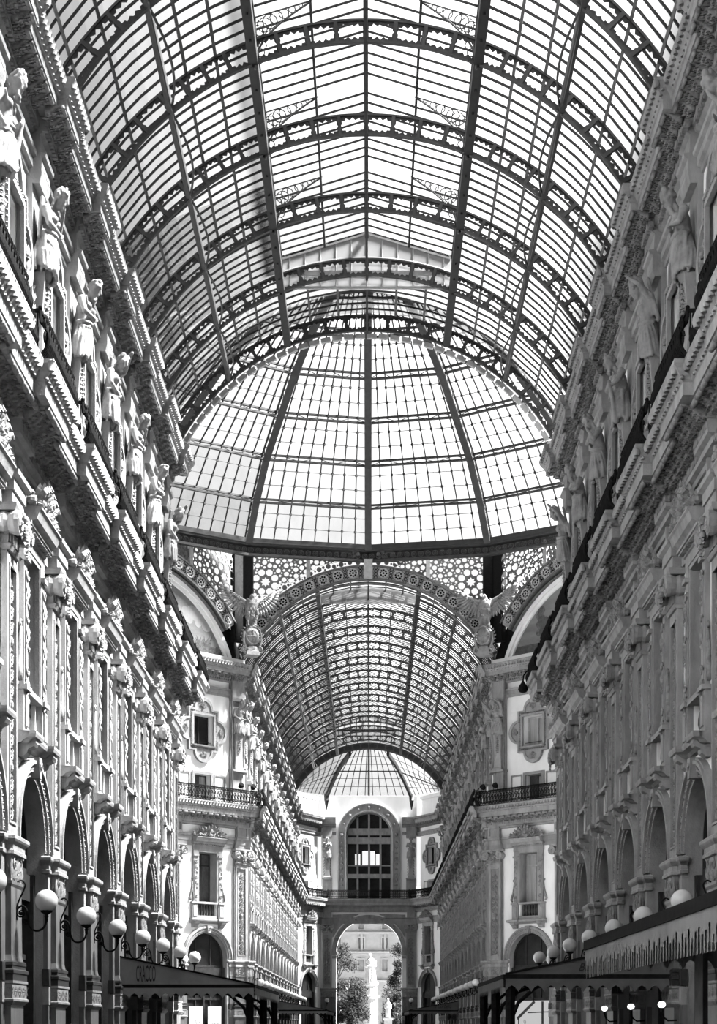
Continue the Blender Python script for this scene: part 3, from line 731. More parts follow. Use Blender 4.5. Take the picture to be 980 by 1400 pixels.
# ---------------------------------------------------------------- eagle on a round shield
def make_eagle():
    t = thing('stone_eagle', '', 'eagle sculpture')
    m = MB(); C = lambda *a: capsule(m, *a)
    C((.0, 0, .7), (.06, 0, 1.25), .3, .4, 14); C((.06, 0, 1.25), (.16, 0, 1.62), .34, .17, 12); m.ball((.24, 0, 1.74), (.16, .13, .13), 10, 8)
    C((.34, 0, 1.74), (.5, 0, 1.66), .055, .02, 8); C((.5, 0, 1.67), (.51, 0, 1.58), .03, .012, 6)
    for s in (-1, 1):
        m.ball((.33, s * .08, 1.78), .035, 6, 4)
        C((.08, s * .18, .9), (.12, s * .24, .45), .17, .13, 10); C((.12, s * .24, .45), (.16, s * .22, .1), .1, .06, 8)
        for k in (-1, 0, 1): C((.16, s * .22, .08), (.32, s * .22 + k * .08, .0), .04, .025, 6)
        C((.0, s * .25, 1.35), (-.05, s * .7, 1.62), .17, .13, 10); C((-.05, s * .7, 1.62), (-.08, s * 1.25, 2.0), .12, .06, 10)
    for k in range(60):
        a = random.uniform(-1.4, 1.4); z = random.uniform(.5, 1.7); m.ball((.06 + .36 * cos(a) * (1.2 - .35 * z * .6), .38 * sin(a) * (1.25 - .35 * z * .6), z * .92), (.04, .06, .1), 6, 4)
    C((-.1, 0, .7), (-.15, 0, .1), .2, .26, 10)
    link('body', fuse(m, 'eagle_body', SCULPT, .03, 2), t)
    for s in (-1, 1):
        w = MB()
        for k in range(13):
            f = k / 12; root = Vector((-.04, s * (.28 + .95 * f), 1.4 + .6 * f)); L = 1.0 - .2 * abs(f - .5); a = radians(-88 + 112 * f ** 1.2)
            d = Vector((0, s * cos(a), sin(a))); u = Vector((0, -s * sin(a), cos(a)))
            for q, (lw, th) in enumerate(((1, .0), (.55, .05))):
                e = root + d * L * lw
                w.loft([[root + u * .06 + Vector((th, 0, 0)), root - u * .06 + Vector((th, 0, 0)), root - u * .06 + Vector((th - .05, 0, 0)), root + u * .06 + Vector((th - .05, 0, 0))],
                        [root + d * L * lw * .7 + u * .085 + Vector((th + .03, 0, 0)), root + d * L * lw * .7 - u * .085 + Vector((th + .03, 0, 0)), root + d * L * lw * .7 - u * .085 + Vector((th - .02, 0, 0)), root + d * L * lw * .7 + u * .085 + Vector((th - .02, 0, 0))],
                        [e + u * .015, e - u * .015, e - u * .015 + Vector((-.02, 0, 0)), e + u * .015 + Vector((-.02, 0, 0))]])
        for k in range(26):
            f = random.random(); w.ball((.03, s * (.3 + .95 * f), 1.4 + .58 * f - random.random() * .3 * (1 - f)), (.06, .08, .07), 6, 4)
        w.build('wing', SCULPT, t, True)
    g_ = MB(); g_.ball((.0, 0, -.62), (.5, .52, .58), 18, 12)
    for q in (-1, 1): g_.tube([(.14 + .3 * 0 + .36, .0 + .46 * cos(a * pi / 12) * 1.0, -.62 + .52 * sin(a * pi / 12)) for a in range(25)], .035, 5, False)
    g_.bar((.5, -.46, -.66), (.5, .46, -.66), .04); g_.bar((.5, 0, -1.1), (.5, 0, -.12), .03)
    gs = g_.build('round_shield', STONE, t, True)
    f = MB()
    for k in range(22):
        a = k * 2 * pi / 22; f.leaf((.1, .52 * cos(a), -.62 + .58 * sin(a)), a + .4, .22, .14, .12)
    f.boxes([(-1.75, -.3, .5, .42), (-1.55, -.3, .46, .36), (-1.2, -.3, .3, .24)])
    for sg in (-1, 1): f.scroll((.3, sg * .4, -1.45), .24, 1.4, -sg, .08, pi / 2, 6); f.tube([(.3, sg * .46, -1.2), (.3, sg * .55, -.9), (.3, sg * .5, -.4)], .07, 6)
    f.build('scrolled_bracket', STONE, t)
    return t
# ---------------------------------------------------------------- glass vaults over the arms
ZC, RI, RO, RG = 20.13, 8.17, 8.75, 8.82
TH_P = [asin_ for asin_ in (math.asin(3.02 / RI), math.asin(5.24 / RI))]
TH_E = radians(70)
ZE, ZR = 28.95, 29.85       # lantern eaves and ridge
def pol(u, v, n): return (v * sin(u), n, ZC + v * cos(u))
def star_hole(u0, u1, v0, v1):
    um, vm = (u0 + u1) / 2, (v0 + v1) / 2; w, h = (u1 - u0) / 2, (v1 - v0) / 2
    P = [(-.8, -.55), (-.56, -.55), (-.5, -.8), (-.2, -.55), (0, -.86), (.2, -.55), (.5, -.8), (.56, -.55), (.8, -.55), (.8, -.22), (.9, 0), (.8, .22), (.8, .55), (.56, .55), (.5, .8), (.2, .55), (0, .86), (-.2, .55), (-.5, .8), (-.56, .55), (-.8, .55), (-.8, .22), (-.9, 0), (-.8, -.22)]
    return [(um + a * w, vm + b * h) for a, b in P]
def make_girder(par):
    cuts = []
    a, b = TH_P
    c = [a * k / 4 for k in range(5)] + [a + (b - a) * k / 4 for k in range(1, 5)] + [b + (TH_E - b) * k / 5 for k in range(1, 6)]
    c = [-x for x in reversed(c[1:])] + c
    m = MB()
    for p, q in zip(c, c[1:]):
        m.slab([(p, RI), ((p + q) / 2, RI), (q, RI), (q, RO), ((p + q) / 2, RO), (p, RO)], [star_hole(p, q, RI + .02, RO - .02)], -.015, .015, pol, True)
        m.loft([[pol(q - .006, RI, s), pol(q + .006, RI, s), pol(q + .006, RO, s), pol(q - .006, RO, s)] for s in (-.06, .06)])
    N = 60
    for r0, r1 in ((RI - .03, RI + .03), (RO - .03, RO + .03)):
        m.loft([[pol(-TH_E + 2 * TH_E * k / N, r, n) for r, n in ((r0, -.06), (r1, -.06), (r1, .06), (r0, .06))] for k in range(N + 1)])
    g_ = m.build('arch_girder', GIRDER, par)
    return g_
def side_grid(nb, Bv, lantern, sides):
    """thin glazing bars of one bay: hoops following the arch"""
    m = MB()
    a0 = TH_P[0] if lantern else 0
    for k in range(1, nb):
        y = Bv * k / nb
        for s in sides:
            n = 9
            m.loft([[pol(s * (a0 + (TH_E - a0) * q / n), r, y + d) for r, d in ((RG - .06, -.022), (RG, -.022), (RG, .022), (RG - .06, .022))] for q in range(n + 1)])
        if lantern:
            for s in sides: m.bar((s * 3.02, y, ZE), (0, y, ZR), .035, .05)
    return m
def lap_grid(Bv, lantern, sides):
    m = MB()
    a, b = TH_P
    tl = [a + (b - a) * f for f in (.33, .66)] + [b + (TH_E - b) * f for f in (.25, .5, .75)] + ([] if lantern else [a * .33, a * .66])
    for th in tl:
        for s in sides:
            m.loft([[pol(s * th - .005, RG - .07, y), pol(s * th + .005, RG - .07, y), pol(s * th + .005, RG - .04, y), pol(s * th - .005, RG - .04, y)] for y in (0, Bv)])
    return m
def glass_bay(Bv, lantern, sides):
    m = MB(); a0 = TH_P[0] if lantern else 0; n = 12
    for s in sides:
        m.loft([[pol(s * (a0 + (TH_E - a0) * k / n), RG + .03, y) for k in range(n + 1)] for y in (0, Bv)], False, False)
    if lantern:
        for s in sides:
            m.loft([[(s * 3.1, y, ZE + .04), (0, y, ZR + .04)] for y in (0, Bv)], False, False)
    return m
def bracket_mb(s):
    """pierced spandrel bracket in the lantern corner"""
    m = MB()
    if 1:
        x0, x1, zt, zb = 3.0, 1.45, ZE + .02, 27.55
        slope = (ZR - ZE) / 3.02
        cv = [(s * (x0 - 1.5 * (k / 10) ** 1.7), 0, zb + (zt - zb) * (k / 10) ** .62 + slope * 1.4 * (k / 10) ** 1.7) for k in range(11)]
        m.tube(cv, .03, 4); m.tube([(s * x0, 0, zb), (s * x0, 0, zt), (s * x1, 0, zt + slope * (x0 - x1))], .03, 4)
        for k in range(2, 10, 1):
            f = k / 10; p = cv[k]; top = zt + slope * (x0 - abs(p[0])); r = min(.2, (top - p[2]) * .45)
            if r > .04: m.tube([(p[0] + s * r * .3 + r * cos(a * pi / 5), 0, (p[2] + top) / 2 + r * sin(a * pi / 5)) for a in range(11)], .017, 3, False)
        for k in range(5):
            r = .11; z = zb + .25 + .2 * k; x = s * (x0 - .1 - .05 * k)
            m.tube([(x + r * cos(a * pi / 5), 0, z + r * sin(a * pi / 5)) for a in range(11)], .016, 3, False)
    return m
def make_vault(name, label, y0, nb, Bv, lant, gmat):
    """nb bays from y0 to y0+nb*Bv; lant = set of bays with the raised lantern"""
    v = thing(name, label, 'glass roof', T(0, y0, 0))
    L = nb * Bv
    g0 = make_girder(v)
    for k in range(1, nb + 1):
        q = g0.copy(); COL.objects.link(q); q.parent = v; q.location = (0, Bv * k, 0)
    for th, w in ((TH_P[0], .26), (TH_P[1], .14)):
        for s in (-1, 1):
            m = MB(); m.bar(pol(s * th, RI + .1, 0), pol(s * th, RI + .1, L), w, .3)
            if w < .2:
                for k in range(nb):
                    for h in (-.16, .16):
                        m.tube([pol(s * th + h / 8 * sin(pi * f / 8), RI + .05 - .28 * sin(pi * f / 8), Bv * (k + f / 8)) for f in range(9)], .035, 5)
            m.build('purlin', GIRDER if w < .2 else BARS, v)
    m = MB(); m.bar((0, 0, ZR - .05), (0, L, ZR - .05), .12, .2); m.bar((0, 0, RI + ZC - .06), (0, L, RI + ZC - .06), .08, .12); m.build('ridge_beam', BARS, v)
    shared = {}
    for k in range(nb):
        l = k in lant
        if l not in shared:
            shared[l] = []
            for q in (-1, 1): shared[l] += [('glazing_bars', side_grid(9, Bv, l, (q,)).mesh('glazing_bars', BARS)), ('glass_sheet', glass_bay(Bv, l, (q,)).mesh('glass_sheet', RGLASS)), ('glass_laps', lap_grid(Bv, l, (q,)).mesh('glass_laps', LAPS))]
            if l:
                for s in (-1, 1):
                    r = MB()
                    r.bar((s * 3.05, 0, ZE), (s * 3.05, Bv, ZE), .1, .14); r.bar((s * 1.5, 0, (ZE + ZR) / 2 - .05), (s * 1.5, Bv, (ZE + ZR) / 2 - .05), .07, .12)
                    for q in range(5): r.bar((s * 3.05, Bv * q / 4, 27.6), (s * 3.05, Bv * q / 4, ZE), .05)
                    shared[l].append(('lantern_frame', r.mesh('lantern_frame', BARS)))
                for s in (-1, 1): sg = MB(); sg.loft([[(s * 3.1, y, 27.7), (s * 3.1, y, ZE)] for y in (0, Bv)], False, False); shared[l].append(('lantern_glass', sg.mesh('lantern_glass', RGLASS)))
                for s in (-1, 1): shared[l].append(('spandrel_bracket', bracket_mb(s).mesh('spandrel_bracket', LACE)))
        for nm, me in shared[l]:
            o = link(nm, me, v); o.location = (0, Bv * k, 0)
    # gable ends where the lantern stops
    ends = sorted([k for k in lant if k + 1 not in lant] and [max(lant) + 1]) if lant else []
    for k in ends:
        e = MB(); gl = MB(); y = Bv * k + (.14 if k in ends else -.14)
        z0 = ZC + RI * cos(TH_P[0]) + .2
        gl.slab([(-3.0, z0), (3.0, z0), (3.0, ZE), (0, ZR), (-3.0, ZE)], [], y, y + .01, lambda u, v_, n: (u, n, v_))
        for q in range(-5, 6):
            x = q * .55; e.bar((x, y, z0), (x, y, ZR - abs(x) * (ZR - ZE) / 3.02), .04)
        e.bar((-3, y, 28.45), (3, y, 28.45), .05, .16); e.bar((-3, y, z0), (3, y, z0), .08); e.bar((-3, y, ZE), (0, y, ZR), .07); e.bar((3, y, ZE), (0, y, ZR), .07)
        e.bar((-.6, y - .1, 28.3), (.6, y - .1, 28.3), .1, .1)
        go = e.build('gable_frame', gmat, v); gl.build('gable_glass', GGLASS, go)
    if lant and min(lant) > 0:
        e = MB(); y = Bv * min(lant) - .14; z0 = ZC + RI * cos(TH_P[0]) + .2
        e.slab([(-3.0, z0), (3.0, z0), (3.0, ZE), (0, ZR), (-3.0, ZE)], [], y, y + .01, lambda u, v_, n: (u, n, v_)); e.build('gable_glass', GGLASS, v)
    return v

# ---------------------------------------------------------------- glass dome over the octagon
DOME = [(18.68, 30.15), (17.33, 32.17), (15.5, 34.14), (13.11, 35.75), (10.71, 37.35), (8.1, 38.6), (5.4, 39.5), (2.7, 40.0), (.6, 40.15)]
def dome_pt(s, a, d=0):
    """s in rings (0..8), azimuth a (0 = +y), d = offset inward"""
    k = min(int(s), len(DOME) - 2); f = s - k; (r0, z0), (r1, z1) = DOME[k], DOME[k + 1]
    tx, tz = r1 - r0, z1 - z0; L = sqrt(tx * tx + tz * tz); r = r0 + tx * f - d * tz / L; z = z0 + tz * f + d * tx / L
    return (r * sin(a), r * cos(a), z)
def make_dome():
    v = thing('glass_dome', 'great octagonal glass and iron dome over the crossing', 'glass dome', T(0, YC, 0))
    st = pi / 8
    R = MB(); K = len(DOME) - 1
    for d in (0, .55):
        for x in (-.14, .14) if d else (-.1, .1):
            pts = [dome_pt(k, 0, d) for k in range(K + 1)]
            R.loft([[(p[0] + x - w, p[1], p[2] + e) for w, e in ((.05, -.04), (-.05, -.04), (-.05, .04), (.05, .04))] for p in pts])
    pts = [dome_pt(k, 0, .6) for k in range(K + 1)]
    R.loft([[(p[0] + x, p[1], p[2] + e) for x, e in ((-.2, -.03), (.2, -.03), (.2, .03), (-.2, .03))] for p in pts])
    for k in range(K * 6):
        a, b = k / 6, (k + 1) / 6
        for x in (-.1, .1):
            p, q = dome_pt(a, 0, .02 if k % 2 else .55), dome_pt(b, 0, .55 if k % 2 else .02)
            R.bar((x, p[1], p[2]), (x, q[1], q[2]), .04)
    me = R.mesh('dome_rib', GIRDER)
    for k in range(16):
        o = link('dome_rib', me, v); o.rotation_euler = (0, 0, -k * st)
    for k in range(0, K):
        m = MB(); n = 16
        for d, w in ((.0, .14), (.42, .16)):
            ring = [dome_pt(k + (.0 if k else .0), q * st, d) for q in range(n + 1)]
            for p, q in zip(ring, ring[1:]): m.bar(p, q, w, .1)
        for q in range(n):
            for h in range(6):
                f0, f1 = h / 6, (h + 1) / 6
                A = Vector(dome_pt(k, q * st, 0 if h % 2 else .42)).lerp(Vector(dome_pt(k, (q + 1) * st, 0 if h % 2 else .42)), f0)
                Bp = Vector(dome_pt(k, q * st, .42 if h % 2 else 0)).lerp(Vector(dome_pt(k, (q + 1) * st, .42 if h % 2 else 0)), f1)
                m.bar(A, Bp, .03)
        m.build('ring_truss', GIRDER, v)
    bars, lap, gls = MB(), MB(), MB()
    L = lambda s, f, d: Vector(dome_pt(s, 0, d)).lerp(Vector(dome_pt(s, st, d)), f)
    nb = 9
    for k in range(K):
        for h in range(1, nb):
            bars.bar(L(k, h / nb, -.04), L(k + 1 - 1e-4, h / nb, -.04), .06, .07)
        for h in (1 / 3, 2 / 3):
            p, q = L(k + h, 0, 0), L(k + h, 1, 0); lap.bar(p, q, .05, .02)
            for w in range(1, nb): c = L(k + h, w / nb, .0); bars.box(c.x - .06, c.x + .06, c.y - .05, c.y + .05, c.z - .06, c.z + .06)
        a = gls.ring([L(k, 0, -.1), L(k, 1, -.1), L(k + 1 - 1e-4, 1, -.1), L(k + 1 - 1e-4, 0, -.1)]); gls.f.append(tuple(a))
    bm, lm, gm = bars.mesh('glazing_bars', BARS), lap.mesh('glass_laps', LAPS), gls.mesh('glass_sheet', DGLASS)
    for k in range(16):
        for nm, me in (('glazing_bars', bm), ('glass_laps', lm), ('glass_sheet', gm)):
            o = link(nm, me, v); o.rotation_euler = (0, 0, -k * st)
    # drum ring: heavy beam, then a pale strip of little rings
    m = MB(); s = MB(); n = 16
    for q in range(n):
        P = lambda r, z, i: (r * sin(i * st), r * cos(i * st), z)
        m.bar(P(18.55, 29.95, q), P(18.55, 29.95, q + 1), .5, .42); m.bar(P(18.45, 29.2, q), P(18.45, 29.2, q + 1), .3, .14)
        for h in range(17):
            f = (h + .5) / 17; c = Vector(P(18.5, 29.5, q)).lerp(Vector(P(18.5, 29.5, q + 1)), f)
            t = (Vector(P(18.5, 29.5, q + 1)) - Vector(P(18.5, 29.5, q))).normalized()
            s.tube([c + t * .15 * cos(a * pi / 5) + Vector((0, 0, .15 * sin(a * pi / 5))) for a in range(11)], .028, 4, False)
            s.tube([c + t * .06 * cos(a * pi / 3) + Vector((0, 0, .06 * sin(a * pi / 3))) for a in range(7)], .02, 3, False)
    for q in range(n): m.bar(P(18.75, 29.5, q), P(18.75, 29.5, q + 1), .06, .62)
    m.build('drum_beam', GIRDER, v); s.build('ring_frieze', LACE, v)
    return v
# ---------------------------------------------------------------- pierced spandrels and ornate arches of the octagon
AZ, AR0, AR1 = 20.4, 7.72, 8.5
def circ(c, r, n=12, a0=0): return [(c[0] + r * cos(a0 + 2 * pi * k / n), c[1] + r * sin(a0 + 2 * pi * k / n)) for k in range(n)]
def make_ornate_arch(M, label):
    t = thing('ornate_arch', label, 'arch', M)
    a0 = math.acos(6.9 / AR1); a0 = .62
    up = lambda r, n: arc(r, a0, pi - a0, n, (0, AZ))
    b = MB(); b.slab(up(AR0, 48) + list(reversed(up(AR1, 48))), [], -.25, 0)
    b.build('arch_band', PALEIRON, t)
    e = MB()
    for r0, r1, d in ((AR0 - .06, AR0 + .05, .1), (AR1 - .05, AR1 + .05, .12), (AR0 - .28, AR0 - .2, -.02)):
        e.slab(up(r0, 48) + list(reversed(up(r1, 48))), [], -.2, d)
    e.build('edge_moulding', LACE, t)
    n = 17; m = MB(); rm = (AR0 + AR1) / 2
    m.slab(circ((0, 0), .3, 20), [circ((.18 * cos(k * pi / 4), .18 * sin(k * pi / 4)), .066, 7, k * pi / 4) for k in range(8)] + [circ((0, 0), .07, 8)], 0, .05)
    m.tube([(.05, .3 * cos(a * pi / 10), .3 * sin(a * pi / 10)) for a in range(21)], .03, 4, False)
    rm_ = m.mesh('rosette', PALEIRON); bk = MB(); bk.slab(circ((0, 0), .29, 16), [], 0, .012); bkm = bk.mesh('rosette_ground', IRON)
    sm = MB()
    for k in range(4): sm.tube([(.03, .0 + .09 * cos(a * pi / 4), (k - 1.5) * .19 + .08 * sin(a * pi / 4)) for a in range(9)], .022, 3, False)
    for sg in (-1, 1):
        for k in range(3): sm.ball((.02, sg * .14, (k - 1) * .2), .035, 5, 4)
    smm = sm.mesh('scroll_relief', IRON)
    for k in range(n):
        a = a0 + (pi - 2 * a0) * (k + .5) / n
        o = link('rosette', rm_, t); o.location = (.01, rm * cos(a), AZ + rm * sin(a)); o.rotation_euler = (a - pi / 2, 0, 0)
        link('rosette_ground', bkm, o)
        if k < n - 1:
            a2 = a0 + (pi - 2 * a0) * (k + 1) / n
            q = link('scroll_relief', smm, t); q.location = (.01, rm * cos(a2), AZ + rm * sin(a2)); q.rotation_euler = (a2 - pi / 2, 0, 0)
    # spandrel lattice panels, one each side, with dark corner posts
    W = 7.1; top = 29.8
    for sg in (-1, 1):
        poly = [(sg * W, top)] + [(sg * W, AZ + 4.85)] + [(sg * (AR1 + .03) * cos(a), AZ + (AR1 + .03) * sin(a)) for a in [.6 + (pi / 2 - .25 - .6) * k / 14 for k in range(15)]] + [(sg * .6, top)]
        poly = [p for i, p in enumerate(poly) if i == 0 or (p[0] - poly[i - 1][0]) ** 2 + (p[1] - poly[i - 1][1]) ** 2 > 1e-4]
        poly = [p for p in poly if p[1] <= top]
        holes = []; C = (sg * 6.1, 27.95)
        def ok(c, r):
            if abs(c[0]) > W - r - .05 or c[1] > top - r - .05: return False
            if sqrt(c[0] ** 2 + (c[1] - AZ) ** 2) < AR1 + .08 + r: return False
            return all(sqrt((c[0] - h[0]) ** 2 + (c[1] - h[1]) ** 2) > r + h[2] + .026 for h in spots)
        spots = []; holes = []
        st = [(C[0] + (.3 if k % 2 == 0 else .19) * cos(k * pi / 8), C[1] + (.3 if k % 2 == 0 else .19) * sin(k * pi / 8)) for k in range(16)]
        if ok(C, .3): spots.append((C[0], C[1], .3)); holes.append(st)
        for k in range(8):
            a = (k + .5) * pi / 4; c = (C[0] + .6 * cos(a), C[1] + .6 * sin(a))
            if ok(c, .2): spots.append((c[0], c[1], .215)); holes.append(circ(c, .215, 8, a))
        rnd = random.Random(4)
        for r, tries in ((.15, 900), (.12, 2000), (.085, 4000), (.06, 5000), (.042, 5000)):
            for _ in range(tries):
                c = (sg * rnd.uniform(.6, W), rnd.uniform(AZ + 5, top))
                if ok(c, r): spots.append((c[0], c[1], r)); holes.append(circ(c, r, 7 if r < .1 else 9, rnd.random()))
        m = MB(); m.slab(poly, holes, -.06, 0); m.build('spandrel_lattice', LACE, t)
        x = MB(); x.box(-.3, .1, min(sg * 6.82, sg * 7.45), max(sg * 6.82, sg * 7.45), 24.3, 29.6); x.build('corner_post', IRON, t)
        y = MB(); y.box(-.1, .12, sg * 3.55 - .12, sg * 3.55 + .12, AZ + 7.72, 29.6); y.build('strut', PALEIRON, t)
    k = MB(); k.box(0, .25, -.26, .26, AZ + AR0 - .02, AZ + AR1 + .35); k.build('crown_block', PALEIRON, t)
    return t
def make_lunette(M, label, variant):
    t = thing('mosaic_lunette', label, 'mosaic', M)
    z0, r = 23.25, 7.0; a0 = math.asin((z0 - AZ) / r)
    m = MB(); m.slab(arc(r, a0, pi - a0, 40, (0, AZ)), [], -.5, -.42); m.build('mosaic_picture', MOSAIC, t)
    b = MB()
    for q0, q1, d in ((7.0, 7.2, -.3), (7.2, 7.45, -.2)):
        a1 = math.asin((z0 - AZ) / q0); b.slab(arc(q0, a1, pi - a1, 40, (0, AZ)) + arc(q1, pi - a1, a1, 40, (0, AZ)), [], -.5, d)
    b.build('picture_border', PLASTER, t)
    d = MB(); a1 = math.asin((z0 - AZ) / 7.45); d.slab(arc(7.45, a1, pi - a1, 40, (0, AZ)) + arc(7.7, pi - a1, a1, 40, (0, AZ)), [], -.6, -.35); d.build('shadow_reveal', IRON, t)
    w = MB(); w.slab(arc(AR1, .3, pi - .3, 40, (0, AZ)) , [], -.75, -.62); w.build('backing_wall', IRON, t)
    rnd = random.Random(variant)
    e = 1 if variant == 1 else -1
    c = MB()
    if variant == 1:   # shrubs, low hills and a cloud bank
        c.slab([(-6.3, z0), (6.3, z0), (6.2, z0 + .5), (3, z0 + .75), (0, z0 + .6), (-3, z0 + .8), (-6.2, z0 + .4)], [], -.42, -.41)
        for k in range(60): c.leaf((-.42, 4.2 + rnd.uniform(-1.3, 1.2), z0 + .1), rnd.uniform(.6, 2.5), rnd.uniform(.5, 1.3), .25, .02)
        c.build('painted_foliage', MOSAIC_D, t)
        q = MB()
        for k in range(26): q.slab(circ((rnd.uniform(1.5, 5.6), z0 + 1.9 + rnd.uniform(-.2, .45)), rnd.uniform(.2, .42), 12), [], -.42, -.415 + .0002 * k)
        q.build('painted_cloud', MOSAIC_L, t)
    else:              # dark step with a seated dark shape
        c.slab([(-6.3, z0), (6.3, z0), (6.1, z0 + .62), (-6.1, z0 + .62)], [], -.42, -.41)
        for k in range(14): c.slab(circ((-3.2 + rnd.uniform(-.9, .7), z0 + 1.1 + rnd.uniform(-.5, .75)), rnd.uniform(.25, .5), 10), [], -.42, -.405 + .0002 * k)
        c.build('painted_step', MOSAIC_K, t)
        q = MB()
        for k in range(10): q.slab(circ((-4.4 + .12 * (k % 3), z0 + 1.2 + .16 * k), .22, 9), [], -.42, -.414 + .0002 * k)
        q.build('painted_plume', MOSAIC_D, t)
    return t
MOSAIC = solid('mosaic_sky', .08, .16, .55, .6, .2, 60, (.6, .6, 1.8))
MOSAIC_D = solid('mosaic_shrub', .02, .09, 5, .7)
MOSAIC_K = solid('mosaic_dark', .02, .07, 3, .7)
MOSAIC_L = solid('mosaic_cloud', .17, .22, 2, .7)
# ================================================================ facades
PIL_N = [62.3 - B * k for k in range(8)]                 # near arm, counted from the crossing
BAY_N = [PIL_N[k] - B / 2 for k in range(7)]
PIL_F = [100.0 + B * k for k in range(15)]
BAY_F = [100.0 + B * (k + .5) for k in range(14)]
PIL_C = [.47, 5.45]; BAY_C = [3.0]

BALC = [(0, 12.0), (.07, 12.0), (.07, 12.28), (.11, 12.28), (.11, 12.52), (.2, 12.58), (.22, 12.66), (-.03, 12.68), (-.03, 13.2), (.14, 13.22), (.16, 13.32), (.26, 13.36), (.28, 13.62), (.32, 13.64), (.32, 13.88), (.86, 13.88), (.86, 14.14), (.9, 14.17), (.92, 14.23), (.97, 14.3), (.99, 14.36), (1.06, 14.44), (1.06, 14.52), (ATT, 14.52)]
CORN = [(o + ATT, z) for o, z in [(0, 21.0), (.06, 21.0), (.08, 21.1), (.16, 21.14), (.16, 21.34), (.24, 21.38), (.26, 21.46), (-.03, 21.5), (-.03, 21.86), (.12, 21.9), (.2, 21.94), (.22, 22.02), (.3, 22.06), (.32, 22.3), (.78, 22.3), (.78, 22.5), (.82, 22.52), (.84, 22.58), (.95, 22.72), (1.0, 22.84), (1.0, 22.92), (-.4, 23.0)]]

def half(m, y): return m @ T(0, y, 0)

def ledge(name, label, cat, M, prof, y0, y1, m0, m1, pil, pw, mod, jog=.2, kind='structure'):
    t = thing(name, label, cat, M, kind=kind)
    m = MB(); m.entab(prof, y0, y1, [(y - pw, y + pw) for y in sorted(pil)], jog, m0, m1); m.build('moulding', STONE, t)
    if mod:
        z, x0, x1, h, sp = mod; me = modillion(z, x0, x1, h).mesh('modillion', ORN, True)
        dn = MB(); n = int((y1 - y0) / .2)
        ys = []
        sp_ = sp; y = y0 + .2
        while y < y1 - .1: ys.append(y); y += sp_
        ys.sort(key=lambda y: (M @ Vector((0, y, 0))).y)
        ys = [y for y in ys if (M @ Vector((0, y, 0))).y > 25]
        spot = [(jog if any(a - pw - .45 < y < a + pw + .45 for a in pil) else 0, y) for y in ys]
        for x, y in spot[:100]:
            o = link('modillion', me, t); o.location = (x, y, 0)
        if len(spot) > 100:                     # the hundred nearest are parts of their own, the far rest is one part
            rest = MB(); one = modillion(z, x0, x1, h)
            for x, y in spot[100:]: rest.add(one, T(x, y, 0))
            rest.build('modillion_run', ORN, t, True)['kind'] = 'stuff'
        for y in [y0 + .1 + .17 * k for k in range(int((y1 - y0 - .1) / .17))]:
            f = any(a - pw - .2 < y < a + pw + .2 for a in pil); q = jog if f else 0
            dn.box(x0 + q - .14, x0 + q - .02, y, y + .1, z - h - .14, z - h - .02)
        dn.build('dentil_moulding', ORN, t)
        lf = MB(); top = prof[-2][1]; xo = prof[-2][0]
        for y in [y0 + .1 + .22 * k for k in range(int((y1 - y0 - .1) / .22))]:
            f = any(a - pw - xo * .92 < y < a + pw + xo * .92 for a in pil); q = jog if f else 0
            lf.ball((xo + q - .05, y, top - .14), (.09, .085, .14), 6, 4); lf.ball((xo + q - .17, y + .11, top - .33), (.05, .05, .05), 5, 3)
        lf.build('leaf_moulding', STONE, t, True)
    return t

def copies(src, M, ctx, what, tpl):
    """place src at the first slot, copies at the others"""
    pass

protos = {}
def place(kind, maker, M, label, group=None):
    if kind not in protos:
        o = maker(); reg(o); protos[kind] = o; o.matrix_world = M; o['label'] = label
        if group: o['group'] = group
        return o
    return dup(protos[kind], M, label, group)

def facade(side, part, M, sg, pil, bays, where, statues=True, lamps=True, rail=True, kinds=(0, 1, 2, 0, 1, 2, 3)):
    """sg: +1 when local y runs away from the viewer. where: how the wall is told apart"""
    for k, y in enumerate(pil):
        n = ORD[k]; m = half(M, sg * y)
        if part != 'N' or k < 8:
            place('pil', make_pilaster, m, f'carved pilaster with volutes on {where}, {n} from the crossing')
            place('pier', make_pier, m, f'granite arcade pier on {where}, {n} from the crossing')
            if statues:
                q = kinds[(k + (0 if side == 'L' else 3)) % len(kinds)]
                place('st%d' % q, lambda: make_statue(q), m, f'{POSE[q]}, {where}, {n} from crossing')
            if rail: place('rail', make_railing, m, f'black iron balcony railing on {where}, {n} from the crossing')
        if lamps: place('lamp', make_lamp, half(M, sg * y) @ T(.0, 0, 0), f'white globe lamp on a scrolled bracket, {where}, {n} from crossing')
    for k, y in enumerate(bays):
        if part == 'N' and k > 6: break
        n = ORD[k]; m = half(M, sg * y)
        place('arch', make_arch, m, f'round arched shopfront in {where}, {n} from the crossing')
        place('win', make_window, m, f'tall pedimented window on {where}, {n} from the crossing')
        place('qua', make_quatrefoil, m, f'dark quatrefoil attic window on {where}, {n} from the crossing')
        place('door', make_door, m, f'balcony door below the attic on {where}, {n} from the crossing')

def wall(name, M, bays, w, fills, label):
    m = MB()
    for y in bays: wall_bay(m, y, w)
    for a, b in fills: wall_fill(m, a, b)
    ys = [y + e * w / 2 for y in bays for e in (-1, 1)] + [v for q in fills for v in q]
    wall_back(m, min(ys), max(ys))
    o = m.build(name, PLASTER); o.matrix_world = M; tag(o, label, 'wall', kind='structure'); return o

